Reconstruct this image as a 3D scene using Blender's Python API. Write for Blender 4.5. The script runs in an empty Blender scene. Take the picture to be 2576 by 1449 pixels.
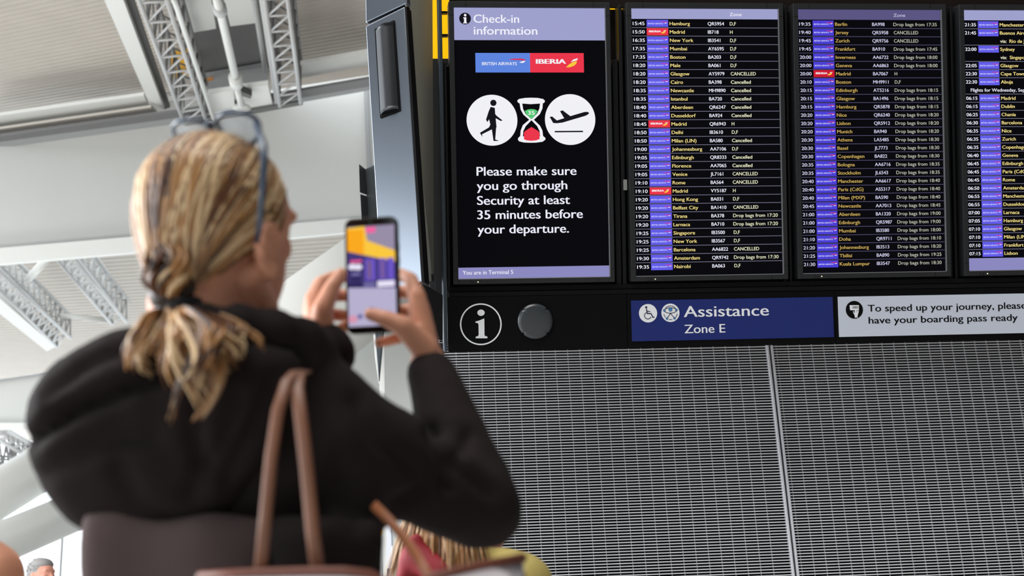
import bpy, bmesh, math, random
from mathutils import Vector, Matrix, noise
V = Vector
PI = math.pi
random.seed(7)
SC = bpy.context.scene
COL = SC.collection

# ------------------------------------------------------------------ camera
FPX = 3300.0
EYE = V((0, 0, 1.05))
CR = V((0.99458345, -0.09187016, -0.04861727))
CU = V((0.01686849, -0.31887293, 0.94764736))
CF = V((0.10256324, 0.94333447, 0.31559602))
cd = bpy.data.cameras.new('camera')
cd.sensor_width = 36.0
cd.lens = FPX / 2576.0 * 36.0
cd.clip_start = 0.05
cd.clip_end = 400
cam = bpy.data.objects.new('camera', cd)
COL.objects.link(cam)
cam.matrix_world = Matrix(((CR.x, CU.x, -CF.x, EYE.x), (CR.y, CU.y, -CF.y, EYE.y), (CR.z, CU.z, -CF.z, EYE.z), (0, 0, 0, 1)))
SC.camera = cam
cd.dof.use_dof = True
cd.dof.focus_distance = 5.0
cd.dof.aperture_fstop = 4.2
cd.dof.aperture_blades = 0

# ------------------------------------------------------------------ world, light, exposure
SC.view_settings.view_transform = 'Standard'
SC.view_settings.look = 'None'
SC.view_settings.exposure = 0.0
SC.view_settings.gamma = 1.0
SC.view_settings.use_curve_mapping = False
W = bpy.data.worlds.new('overcast_sky')
SC.world = W
W.use_nodes = True
bgn = W.node_tree.nodes['Background']
bgn.inputs[0].default_value = (0.90, 0.96, 1.0, 1)
bgn.inputs[1].default_value = 3.0


def area(name, loc, target, sx, sy, power, col=(1, 1, 1)):
    l = bpy.data.lights.new(name, 'AREA')
    l.shape = 'RECTANGLE'; l.size = sx; l.size_y = sy; l.energy = power; l.color = col
    o = bpy.data.objects.new(name, l); COL.objects.link(o)
    o.location = loc
    o.rotation_euler = (V(target) - V(loc)).to_track_quat('-Z', 'Y').to_euler()
    return o


# added unseen overhead fill for the near end, uplighters brightening the far roof
area('overhead_fill', (-2.5, -1.0, 13.0), (0.6, 3.5, 2.0), 9, 7, 1800, (1.0, 0.98, 0.95))
area('uplighter', (-7, 11, 2.2), (-5, 20, 9.0), 8, 3, 500, (1.0, 0.975, 0.94))
area('uplighter', (-16, 22, 2.2), (-11, 32, 9.0), 8, 3, 500, (1.0, 0.975, 0.94))

# added unseen fill from the left, for side contrast on the woman
area('side_fill', (-7.5, 4.2, 3.2), (-0.4, 1.6, 1.4), 4, 4, 900, (0.97, 0.98, 1.0))

# ------------------------------------------------------------------ helpers


def lin(c):
    return tuple(((x / 255.0) / 12.92 if x / 255.0 <= 0.04045 else ((x / 255.0 + 0.055) / 1.055) ** 2.4) for x in c)


def mat(name, rgb, rough=0.5, metal=0.0, spec=0.5, noise_amt=0.0, nscale=20.0, bump=0.0, bscale=60.0, sheen=0.0):
    m = bpy.data.materials.new(name)
    m.use_nodes = True
    nt = m.node_tree
    b = nt.nodes['Principled BSDF']
    c = lin(rgb)
    b.inputs['Base Color'].default_value = (*c, 1)
    b.inputs['Roughness'].default_value = rough
    b.inputs['Metallic'].default_value = metal
    b.inputs['Specular IOR Level'].default_value = spec
    if sheen:
        b.inputs['Sheen Weight'].default_value = sheen
        b.inputs['Sheen Roughness'].default_value = 0.5
    tc = None
    if noise_amt or bump:
        tc = nt.nodes.new('ShaderNodeTexCoord')
    if noise_amt:
        n = nt.nodes.new('ShaderNodeTexNoise'); n.inputs['Scale'].default_value = nscale; n.inputs['Detail'].default_value = 5
        nt.links.new(tc.outputs['Object'], n.inputs['Vector'])
        r = nt.nodes.new('ShaderNodeValToRGB')
        r.color_ramp.elements[0].position = 0.3; r.color_ramp.elements[1].position = 0.7
        r.color_ramp.elements[0].color = (*[x * (1 - noise_amt) for x in c], 1)
        r.color_ramp.elements[1].color = (*[min(1, x * (1 + noise_amt)) for x in c], 1)
        nt.links.new(n.outputs['Fac'], r.inputs['Fac'])
        nt.links.new(r.outputs['Color'], b.inputs['Base Color'])
    if bump:
        n2 = nt.nodes.new('ShaderNodeTexNoise'); n2.inputs['Scale'].default_value = bscale; n2.inputs['Detail'].default_value = 4
        nt.links.new(tc.outputs['Object'], n2.inputs['Vector'])
        bu = nt.nodes.new('ShaderNodeBump'); bu.inputs['Strength'].default_value = bump; bu.inputs['Distance'].default_value = 0.01
        nt.links.new(n2.outputs['Fac'], bu.inputs['Height'])
        nt.links.new(bu.outputs['Normal'], b.inputs['Normal'])
    return m


def glow(name, rgb, strength=1.0, base=(6, 6, 8), spec=0.12):
    m = bpy.data.materials.new(name)
    m.use_nodes = True
    b = m.node_tree.nodes['Principled BSDF']
    b.inputs['Base Color'].default_value = (*lin(base), 1)
    b.inputs['Roughness'].default_value = 0.45
    b.inputs['Specular IOR Level'].default_value = spec
    b.inputs['Emission Color'].default_value = (*lin(rgb), 1)
    b.inputs['Emission Strength'].default_value = strength
    return m


def P(px, py, d):
    """world point seen at photo pixel (px, py), d metres along the optical axis"""
    return EYE + CF * d + CR * ((px - 1288.0) * d / FPX) - CU * ((py - 724.5) * d / FPX)


def hit(px, py, p0, n):
    ray = CF + CR * ((px - 1288.0) / FPX) - CU * ((py - 724.5) / FPX)
    return EYE + ray * ((p0 - EYE).dot(n) / ray.dot(n))


class MB:
    def __init__(s):
        s.v = []; s.f = []; s.m = []; s.sm = []

    def add(s, vs, fs, mi=0, smooth=False):
        o = len(s.v)
        s.v.extend(V(x) for x in vs)
        for f in fs:
            s.f.append([i + o for i in f]); s.m.append(mi); s.sm.append(smooth)
        return s

    def prism(s, poly, d, mi=0):
        """closed solid: polygon poly (world points) swept by vector d"""
        n = len(poly)
        a = [V(p) for p in poly]; b = [p + V(d) for p in a]
        fs = [list(range(n))[::-1], list(range(n, 2 * n))]
        for i in range(n):
            j = (i + 1) % n
            fs.append([i, j, n + j, n + i])
        return s.add(a + b, fs, mi)

    def box(s, c, ax, ay, az, mi=0):
        c = V(c); ax = V(ax); ay = V(ay); az = V(az)
        return s.prism([c - ax - ay - az, c + ax - ay - az, c + ax + ay - az, c - ax + ay - az], az * 2, mi)

    def tube(s, pts, rad, seg=8, mi=0, flat=1.0, up=None, cap=True, smooth=True):
        pts = [V(p) for p in pts]
        n = len(pts)
        rr = rad if isinstance(rad, (list, tuple)) else [rad] * n
        t0 = (pts[1] - pts[0]).normalized()
        a = V(up) if up is not None else (V((0, 0, 1)) if abs(t0.z) < 0.9 else V((1, 0, 0)))
        vs = []; fs = []
        for i in range(n):
            t = (pts[min(i + 1, n - 1)] - pts[max(i - 1, 0)])
            t = t.normalized() if t.length > 1e-9 else t0
            a = (a - t * a.dot(t))
            a = a.normalized() if a.length > 1e-6 else t.orthogonal().normalized()
            b = t.cross(a)
            for k in range(seg):
                an = 2 * PI * k / seg
                vs.append(pts[i] + b * (math.cos(an) * rr[i]) + a * (math.sin(an) * rr[i] * flat))
        for i in range(n - 1):
            for k in range(seg):
                k2 = (k + 1) % seg
                fs.append([i * seg + k, i * seg + k2, (i + 1) * seg + k2, (i + 1) * seg + k])
        if cap:
            fs.append(list(range(seg))[::-1]); fs.append([(n - 1) * seg + k for k in range(seg)])
        return s.add(vs, fs, mi, smooth)

    def ball(s, c, ax, ay=None, az=None, nu=14, nv=9, mi=0):
        c = V(c)
        if not isinstance(ax, Vector):
            r = ax; ax, ay, az = V((r, 0, 0)), V((0, r, 0)), V((0, 0, r))
        vs = [c + az]; fs = []
        for j in range(1, nv):
            th = PI * j / nv
            for i in range(nu):
                ph = 2 * PI * i / nu
                vs.append(c + ax * (math.sin(th) * math.cos(ph)) + ay * (math.sin(th) * math.sin(ph)) + az * math.cos(th))
        vs.append(c - az)
        for i in range(nu):
            fs.append([0, 1 + i, 1 + (i + 1) % nu])
            fs.append([len(vs) - 1, 1 + (nv - 2) * nu + (i + 1) % nu, 1 + (nv - 2) * nu + i])
        for j in range(nv - 2):
            for i in range(nu):
                a = 1 + j * nu + i; b = 1 + j * nu + (i + 1) % nu
                fs.append([a, a + nu, b + nu, b])
        return s.add(vs, fs, mi, True)

    def chain(s, pts, rad):
        """capsule chain for a later voxel union: a ball at each joint and cone frusta between"""
        for i, p in enumerate(pts):
            s.ball(p, rad[i])
            if i:
                s.tube([pts[i - 1], p], [rad[i - 1], rad[i]], 14)
        return s

    def data(s, name, mats, inv=None):
        me = bpy.data.meshes.new(name)
        vs = [inv @ p for p in s.v] if inv is not None else s.v
        me.from_pydata([tuple(p) for p in vs], [], s.f)
        me.polygons.foreach_set('material_index', s.m)
        me.polygons.foreach_set('use_smooth', s.sm)
        for m in (mats if isinstance(mats, (list, tuple)) else [mats]):
            me.materials.append(m)
        me.update()
        return me

    def build(s, name, mats, parent=None, bev=0.0):
        inv = ROOT[parent].inverted() if parent is not None else None
        o = bpy.data.objects.new(name, s.data(name, mats, inv))
        COL.objects.link(o)
        if parent is not None:
            o.parent = parent
            ROOT[o] = ROOT[parent]
        else:
            ROOT[o] = Matrix.Identity(4)
        if bev:
            bm = o.modifiers.new('bevel', 'BEVEL'); bm.width = bev; bm.segments = 2; bm.limit_method = 'ANGLE'
        return o


ROOT = {}


def thing(name, label, cat, loc=(0, 0, 0), rot=None, group=None):
    o = bpy.data.objects.new(name, None)
    o.empty_display_size = 0.05
    COL.objects.link(o)
    M = Matrix.Translation(V(loc)) @ (rot.to_4x4() if rot is not None else Matrix.Identity(4))
    o.matrix_world = M
    ROOT[o] = M
    return tag(o, label, cat, group)


def tag(o, label, cat, group=None):
    o['label'] = label; o['category'] = cat
    if group: o['group'] = group
    return o


def fill(mb, poly, dfn, rmax, step=26.0, squash=1.0):
    """round volume whose outline follows a photo outline at its own depth: balls of the largest radius that fits"""
    xs = [p[0] for p in poly]; ys = [p[1] for p in poly]; n = len(poly)
    y = min(ys) + step * .3
    while y < max(ys):
        x = min(xs) + step * .3
        while x < max(xs):
            ins = False; dm = 1e9
            for i in range(n):
                x1, y1 = poly[i]; x2, y2 = poly[(i + 1) % n]
                if (y1 > y) != (y2 > y) and x < (x2 - x1) * (y - y1) / (y2 - y1) + x1: ins = not ins
                t = max(0, min(1, ((x - x1) * (x2 - x1) + (y - y1) * (y2 - y1)) / ((x2 - x1) ** 2 + (y2 - y1) ** 2)))
                dm = min(dm, math.hypot(x - x1 - t * (x2 - x1), y - y1 - t * (y2 - y1)))
            if ins and dm > 9:
                r = min(dm, rmax); d = dfn(x, y); k = d / FPX
                mb.ball(P(x, y, d), CR * (r * k), CF * (r * k * squash), CU * (r * k), 12, 8)
            x += step
        y += step


def px_of(co):
    q = co - EYE; d = q.dot(CF)
    return 1288 + FPX * q.dot(CR) / d, 724.5 - FPX * q.dot(CU) / d


def structure(o, label=None):
    o['kind'] = 'structure'
    if label: o['label'] = label
    return o


def union(mb, name, mats, parent, voxel, smooth=6, fac=0.5, post=None):
    """voxel-union the closed solids in mb into one continuous skin"""
    me = mb.data(name + '_src', [])
    o = bpy.data.objects.new(name + '_src', me); COL.objects.link(o)
    r = o.modifiers.new('r', 'REMESH'); r.mode = 'VOXEL'; r.voxel_size = voxel; r.use_smooth_shade = True
    s = o.modifiers.new('s', 'SMOOTH'); s.factor = fac; s.iterations = smooth
    dg = bpy.context.evaluated_depsgraph_get()
    nm = bpy.data.meshes.new_from_object(o.evaluated_get(dg))
    bpy.data.objects.remove(o); bpy.data.meshes.remove(me)
    inv = ROOT[parent].inverted()
    if post:
        nrm = [v.normal.copy() for v in nm.vertices]
        for v, n in zip(nm.vertices, nrm):
            v.co = post(v.co.copy(), n)
    nm.transform(inv)
    nm.materials.clear()
    for m in (mats if isinstance(mats, (list, tuple)) else [mats]):
        nm.materials.append(m)
    nm.polygons.foreach_set('use_smooth', [True] * len(nm.polygons))
    nm.name = name
    o = bpy.data.objects.new(name, nm); COL.objects.link(o)
    o.parent = parent; ROOT[o] = ROOT[parent]
    return o


# ---- lettering: outlines of the built-in typeface, cap height 1, baseline 0
_TX = {}


def glyphs(body, bold=0.0):
    k = (body, bold)
    if k not in _TX:
        c = bpy.data.curves.new('t', 'FONT'); c.body = body; c.size = 1.0; c.offset = bold; c.resolution_u = 4
        o = bpy.data.objects.new('t', c); COL.objects.link(o)
        me = bpy.data.meshes.new_from_object(o.evaluated_get(bpy.context.evaluated_depsgraph_get()))
        vs = [(v.co.x, v.co.y) for v in me.vertices]; fs = [list(p.vertices) for p in me.polygons]
        bpy.data.objects.remove(o); bpy.data.curves.remove(c); bpy.data.meshes.remove(me)
        _TX[k] = (vs, fs)
    return _TX[k]


_cap = {}


def text(mb, f, body, x, y, cap, width=None, bold=0.012, mi=0, w=0.0, right=None, sx=1.0):
    """lettering laid in the surface f(u, v, w), left end x (or right end), baseline y, cap height cap"""
    if not _cap:
        _cap[0] = max(p[1] for p in glyphs('H')[0]) - min(p[1] for p in glyphs('H')[0])
    k = cap / _cap[0]
    vs, fs = glyphs(body)
    x0 = min(p[0] for p in vs); x1 = max(p[0] for p in vs)
    kx = (width / (x1 - x0)) if width else abs(k) * sx
    if right is not None:
        x = right - (x1 - x0) * kx
    for n_, e in enumerate((-bold, bold) if bold else (0.0,)):
        mb.add([f(x + (p[0] - x0 + e) * kx, y + p[1] * k, w + n_ * .0001) for p in vs], fs, mi)
    return x + (x1 - x0) * kx


def disc(mb, f, x, y, r, w=0.0, mi=0, n=40, ry=None):
    ry = ry or r
    mb.add([f(x + r * math.cos(2 * PI * i / n), y + ry * math.sin(2 * PI * i / n), w) for i in range(n)], [list(range(n))], mi)


def ring(mb, f, x, y, r, t, w=0.0, mi=0, n=56, a0=0.0, a1=2 * PI, ry=None):
    ry = ry or r
    full = abs(a1 - a0 - 2 * PI) < 1e-6
    m = n if full else n + 1
    vs = []
    for i in range(m):
        a = a0 + (a1 - a0) * i / n
        vs.append(f(x + (r - t / 2) * math.cos(a), y + (ry - t / 2) * math.sin(a), w))
        vs.append(f(x + (r + t / 2) * math.cos(a), y + (ry + t / 2) * math.sin(a), w))
    fs = []
    for i in range(n):
        j = (i + 1) % m
        fs.append([2 * i, 2 * i + 1, 2 * j + 1, 2 * j])
    mb.add(vs, fs, mi)


def flat(mb, f, pts, w=0.0, mi=0):
    mb.add([f(a, b, w) for a, b in pts], [list(range(len(pts)))], mi)


def rect(mb, f, x0, y0, x1, y1, w=0.0, mi=0):
    flat(mb, f, [(x0, y0), (x1, y0), (x1, y1), (x0, y1)], w, mi)


def stroke(mb, f, pts, t, w=0.0, mi=0, round_=True):
    """a flat line of width t through pts"""
    for i in range(len(pts) - 1):
        a = V((*pts[i], 0)); b = V((*pts[i + 1], 0)); d = (b - a).normalized(); n = V((-d.y, d.x, 0)) * t / 2
        flat(mb, f, [(a - n)[:2], (b - n)[:2], (b + n)[:2], (a + n)[:2]], w, mi)
    if round_:
        for p in pts:
            disc(mb, f, p[0], p[1], t / 2, w, mi, 10)


def slab(mb, f, x0, y0, x1, y1, w0, w1, mi=0):
    mb.prism([f(x0, y0, w0), f(x1, y0, w0), f(x1, y1, w0), f(x0, y1, w0)], f(x0, y0, w1) - f(x0, y0, w0), mi)

# ------------------------------------------------------------------ materials
M_FLOOR = mat('pale_terrazzo', (176, 174, 170), 0.35, noise_amt=0.06, nscale=3)
M_ROOF = mat('grey_roof_deck', (188, 181, 173), 0.6, noise_amt=0.03, nscale=1.5)
M_WHITE = mat('white_painted_steel', (222, 223, 220), 0.45)
M_PANEL = mat('white_soffit_panel', (196, 197, 195), 0.5, noise_amt=0.02, nscale=0.4)
M_WALLW = mat('off_white_wall', (206, 209, 208), 0.6, noise_amt=0.03, nscale=0.7)
M_TRUSS = mat('grey_painted_truss', (186, 187, 188), 0.5)
M_TRUSSD = mat('shaded_truss_grey', (120, 120, 120), 0.6)  # darker truss grey for upper chords and web: shade put into the colour
M_TRUSSF = mat('shaded_far_truss_grey', (172, 173, 172), 0.6)  # same for the far trusses, their shadow side painted a little lighter
M_DUCT = mat('dark_grey_recess', (105, 105, 106), 0.6)
M_MID = mat('mid_grey_panel', (150, 152, 154), 0.6)
M_GUT = mat('dark_gutter', (84, 84, 82), 0.6)
M_YEL = mat('yellow_box_paint', (226, 170, 30), 0.5)
M_BLACK = mat('black_powder_coat', (22, 22, 24), 0.5, spec=0.25)
M_BEZEL = mat('charcoal_bezel', (36, 37, 39), 0.45, spec=0.35)
M_RAIL = mat('matt_black_rail', (16, 16, 18), 0.75, spec=0.1)
M_LIP = mat('brushed_lip', (150, 152, 158), 0.3, metal=0.6)
M_POST = mat('blue_grey_post', (70, 80, 90), 0.35, metal=0.5)
M_DARKB = mat('black_backing', (10, 10, 11), 0.8, spec=0.1)
M_SLAT = mat('anodised_slat', (206, 207, 213), 0.45, metal=0.0, noise_amt=0.03, nscale=3)
M_SLATB = mat('anodised_crossbar', (160, 160, 166), 0.45)
M_SIGNB = mat('sign_blue', (34, 46, 112), 0.5, spec=0.2)
M_SIGNW = mat('sign_white', (238, 240, 244), 0.5, spec=0.2)
M_SIGNP = mat('sign_panel_white', (204, 210, 224), 0.5, spec=0.2)
M_SIGNK = mat('sign_black', (9, 9, 11), 0.55, spec=0.1)
M_SIGNL = mat('sign_light_blue', (70, 140, 205), 0.5, spec=0.2)
M_COVER = mat('grey_plastic_cover', (58, 62, 66), 0.3, spec=0.6)
M_YSIGN = glow('lit_yellow_sign', (250, 190, 10), 1.0, (120, 90, 10))


# ------------------------------------------------------------------ the information board: a plane leaning forward
TILT = 0.31484747692180604
BO = EYE + V((0, 4.641798946135092, 1.591855323682917))
BX = V((1, 0, 0)); BUP = V((0, -math.sin(TILT), math.cos(TILT))); BN = V((0, -math.cos(TILT), -math.sin(TILT)))
SW, SH = 0.5725, 1.018
SX = [0.3044983640116078, 0.9787526320401162, 1.6296021684998607, 2.2950895714473702]
BROT = Matrix((BX, BUP, BN)).transposed()


def bw(u, v, w=0.0):
    return BO + BX * u + BUP * v + BN * w


def bp(px, py, w=0.0):
    q = hit(px, py, BO + BN * w, BN) - BO
    return q.dot(BX), q.dot(BUP)


def screen_fn(i):
    """surface of display i: x 0..1 across, y 0..1 from the top down, w metres out"""
    return lambda x, y, w=0.0: bw(SX[i] + x * SW, SH * (1 - y), w)


E_TIME = glow('screen_white', (236, 236, 250)); E_CITY = glow('screen_yellow', (248, 226, 142)); E_ZONE = glow('screen_cream', (240, 240, 206))
E_TIME2 = glow('screen_white_dim', (206, 204, 232)); E_CITY2 = glow('screen_yellow_dim', (205, 172, 92)); E_ZONE2 = glow('screen_cream_dim', (190, 190, 176))
E_HEAD = glow('screen_lavender', (158, 160, 204)); E_HEAD2 = glow('screen_lavender_dim', (90, 84, 130)); E_FOOT = glow('screen_lavender_low', (138, 136, 190))
E_HTX = glow('screen_header_text', (240, 240, 250)); E_HTX2 = glow('screen_header_text_dim', (196, 194, 226))
E_LINE = glow('screen_rule', (128, 126, 150)); E_LINE2 = glow('screen_rule_dim', (92, 86, 124))
E_BA = glow('screen_tile_blue', (98, 92, 232)); E_BA2 = glow('screen_tile_blue_dim', (74, 62, 214)); E_BAL = glow('screen_tile_pale_blue', (92, 132, 222))
E_RED = glow('screen_red', (234, 52, 74)); E_RED2 = glow('screen_red_dim', (206, 22, 50)); E_PINK = glow('screen_ribbon', (206, 44, 150)); E_RIB = glow('screen_ribbon_red', (214, 48, 84))
E_LOGO = glow('screen_logo_white', (214, 214, 250)); E_WHT = glow('screen_pure_white', (240, 240, 245)); E_GOLD = glow('screen_gold', (246, 200, 60))
E_GREEN = glow('screen_green', (82, 202, 112)); E_INK = glow('screen_ink', (14, 12, 22))
E_OFF = glow('screen_black', (5, 5, 9), 1.0, (3, 3, 4), 0.05)


def ba_logo(mb, f, x0, y0, x1, y1, ms, w):
    """airline tile: word and swept ribbon. ms = (background, word, ribbon, tail)"""
    W_, H_ = x1 - x0, y1 - y0
    rect(mb, f, x0, y0, x1, y1, w, ms[0])
    g = lambda a, b, ww=0.0: f(x0 + a * W_, y0 + (1 - b) * H_, ww)
    text(mb, g, 'BRITISH AIRWAYS', 0.06, 0.36, 0.20, width=0.70, bold=0.02, mi=ms[1], w=w + .0005)
    flat(mb, g, [(0.60, 0.72), (0.70, 0.75), (0.90, 0.74), (0.96, 0.68), (0.955, 0.60), (0.90, 0.64), (0.80, 0.655), (0.70, 0.67)], w + .0005, ms[2])
    flat(mb, g, [(0.955, 0.58), (0.90, 0.60), (0.80, 0.53), (0.84, 0.49), (0.90, 0.50), (0.94, 0.54)], w + .0005, ms[3])


def ib_logo(mb, f, x0, y0, x1, y1, ms, w):
    """second airline tile: word and two leaf shapes. ms = (background, word, gold)"""
    W_, H_ = x1 - x0, y1 - y0
    rect(mb, f, x0, y0, x1, y1, w, ms[0])
    g = lambda a, b, ww=0.0: f(x0 + a * W_, y0 + (1 - b) * H_, ww)
    text(mb, g, 'IBERIA', 0.11, 0.42, 0.26, width=0.55, bold=0.05, mi=ms[1], w=w + .0005)
    flat(mb, g, [(0.66, 0.26), (0.72, 0.44), (0.79, 0.54), (0.88, 0.60), (0.86, 0.42), (0.80, 0.30), (0.74, 0.25)], w + .0005, ms[2])
    flat(mb, g, [(0.75, 0.56), (0.80, 0.68), (0.89, 0.74), (0.885, 0.63), (0.82, 0.60)], w + .0005, ms[1])


def display(i, name, label, group):
    f = screen_fn(i)
    root = thing(name, label, 'display', bw(SX[i] + SW / 2, -0.02, -0.03), BROT, group)
    bz = 0.0195; bt = 0.021; bb = 0.0205
    u0, u1 = SX[i], SX[i] + SW
    b = MB()
    B = lambda a, c, w=0.0: bw(a, c, w)
    slab(b, B, u0 - bz, -bb, u0, SH + bt, -0.07, 0.012)
    slab(b, B, u1, -bb, u1 + bz, SH + bt, -0.07, 0.012)
    slab(b, B, u0, SH, u1, SH + bt, -0.07, 0.012)
    slab(b, B, u0, -bb, u1, 0, -0.07, 0.012)
    bez = b.build('bezel', M_BEZEL, root, 0.0015)
    # corner joints of the bezel
    jt = [(a0, c - .0006, a1, c + .0006) for (a0, a1) in ((u0 - bz, u0), (u1, u1 + bz)) for c in (SH - 0.03, 0.03)]
    jt += [(a - .0006, v0_, a + .0006, v1_) for a in (u0 + 0.045, u1 - 0.045) for (v0_, v1_) in ((SH, SH + bt), (-bb, 0))]
    for (a0, v0_, a1, v1_) in jt:
        j = MB(); slab(j, B, a0, v0_, a1, v1_, 0.011, 0.0124); j.build('joint', M_DARKB, bez)
    l = MB()
    slab(l, B, u1 - 0.001, 0, u1 + 0.0025, SH, 0.006, 0.0125)
    slab(l, B, u0, -0.0022, u1, 0.0005, 0.006, 0.0125)
    l.build('inner_lip', M_LIP, bez)
    led = MB()
    c = bw(u0 + 0.073, -0.0125, 0.0122)
    led.ball(c, 0.0022, nu=8, nv=6)
    led.build('indicator_light', glow('indicator', (255, 245, 190), 2.0), bez)
    for du, rr_ in ((0.054, 0.0042), (0.106, 0.0022)):
        s2 = MB(); s2.tube([bw(u0 + du, -0.0125, 0.0115), bw(u0 + du, -0.0125, 0.0132)], rr_, 14)
        s2.build('sensor', M_BLACK, bez)
    s = MB(); slab(s, B, u0, 0, u1, SH, -0.02, 0.0)
    scr = s.build('screen', E_OFF, root)
    return root, scr, f


def flight_board(i, label, rows, dim=False, foot=False, cap=None):
    root, scr, f = display(i, 'flight_display', label, None)
    hd = MB(); rect(hd, f, 0, 0, 1, 0.0385, .001)
    text(hd, f, 'Zone', 0.671, 0.0265, -0.0118, width=0.082, mi=1, w=.0016, bold=0.01) if cap else None
    hd.build('header_bar', [E_HEAD2 if dim else E_HEAD, E_HTX2 if dim else E_HTX], scr)
    tx = MB(); tc = MB(); tf = MB(); tz = MB(); lg = MB(); ln = MB()
    y = 0.0397; rp = 0.0314
    for k, r in enumerate(rows):
        kind = r[0]
        base = y + 0.0222
        C = -0.0126
        if kind == 'note':
            text(tz, f, r[1], 0.045, base, C, mi=0, w=.001, sx=SH / SW * 1.08)
        elif kind == 'via':
            e = text(tc, f, 'via:', 0.262, base, C, mi=2, w=.001, sx=SH / SW * 1.08)
            text(tc, f, r[1], e + 0.022, base, C, mi=1, w=.001, sx=SH / SW * 1.08)
        else:
            t, line, city, fl, zone = r
            text(tx, f, t, 0.0117, base, C, width=0.079, mi=0, w=.001, bold=0.014)
            text(tc, f, city, 0.261, base, C, mi=1, w=.001, sx=SH / SW * 1.14, bold=0.012)
            if fl: text(tf, f, fl, 0.520, base, C, mi=0, w=.001, sx=SH / SW * 1.01, bold=0.014)
            if zone:
                if zone.startswith('Drop'):
                    text(tz, f, zone, 0.669, base, C, width=0.306, mi=2, w=.001, bold=0.004)
                else:
                    text(tz, f, zone, 0.671, base, C, mi=2, w=.001, sx=SH / SW * (1.07 if zone == X else .95), bold=0.012 if zone == X else 0.008)
            if line == 'B':
                ba_logo(lg, f, 0.105, y + 0.0022, 0.251, y + 0.0285, (0, 1, 2, 3), .001)
            else:
                ib_logo(lg, f, 0.105, y + 0.0022, 0.251, y + 0.0285, (4, 3, 5), .001)
        nxt = rows[k + 1][0] if k + 1 < len(rows) else None
        y += rp
        if nxt and nxt not in ('via', 'note'):
            rect(ln, f, 0, y - 0.0009, 1.0 if dim else 0.999, y + 0.0009, .0008)
    inks = [E_TIME2, E_CITY2, E_ZONE2] if dim else [E_TIME, E_CITY, E_ZONE]
    for nm, mb_ in (('time_lettering', tx), ('destination_lettering', tc), ('flight_number_lettering', tf), ('zone_lettering', tz)):
        if mb_.v: mb_.build(nm, inks, scr)
    lg.build('logo', [E_BA2 if dim else E_BA, E_LOGO, E_RIB if dim else E_PINK, E_WHT, E_RED2 if dim else E_RED, E_GOLD], scr)
    ln.build('rule_lines', E_LINE2 if dim else E_LINE, scr)
    if foot:
        fb = MB(); rect(fb, f, 0, y + 0.002, 1, 1, .001)
        fb.build('footer_bar', E_FOOT, scr)


D = 'Drop bags from '
X = 'Cancelled'; XX = 'CANCELLED'
ROWS2 = [('15:45', 'B', 'Hamburg', 'QR5954', 'D,F'), ('15:50', 'I', 'Madrid', 'IB718', 'H'), ('16:35', 'B', 'New York', 'IB3541', 'D,F'),
 ('17:35', 'B', 'Mumbai', 'AY6595', 'D,F'), ('17:35', 'B', 'Boston', 'BA203', 'D,F'), ('18:20', 'B', 'Male', 'BA061', 'D,F'),
 ('18:20', 'B', 'Glasgow', 'AY5979', XX), ('18:20', 'B', 'Cairo', 'BA398', X), ('18:35', 'B', 'Newcastle', 'MH9890', X),
 ('18:35', 'B', 'Istanbul', 'BA720', X), ('18:40', 'B', 'Aberdeen', 'QR6247', X), ('18:40', 'B', 'Dusseldorf', 'BA924', X),
 ('18:45', 'I', 'Madrid', 'QR6943', 'H'), ('18:50', 'B', 'Delhi', 'IB3610', 'D,F'), ('18:50', 'B', 'Milan (LIN)', 'BA580', X),
 ('19:00', 'B', 'Johannesburg', 'AA7106', 'D,F'), ('19:05', 'B', 'Edinburgh', 'QR8333', X), ('19:05', 'B', 'Florence', 'AA7065', X),
 ('19:05', 'B', 'Venice', 'JL7161', XX), ('19:10', 'B', 'Rome', 'BA564', XX), ('19:10', 'I', 'Madrid', 'VY5187', 'H'),
 ('19:20', 'B', 'Hong Kong', 'BA031', 'D,F'), ('19:20', 'B', 'Belfast City', 'BA1410', XX), ('19:20', 'B', 'Tirana', 'BA378', D + '17:20'),
 ('19:20', 'B', 'Larnaca', 'BA710', D + '17:20'), ('19:25', 'B', 'Singapore', 'IB3500', 'D,F'), ('19:25', 'B', 'New York', 'IB3567', 'D,F'),
 ('19:25', 'B', 'Barcelona', 'AA6822', XX), ('19:30', 'B', 'Amsterdam', 'QR9742', D + '17:30'), ('19:35', 'B', 'Nairobi', 'BA063', 'D,F')]
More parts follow.
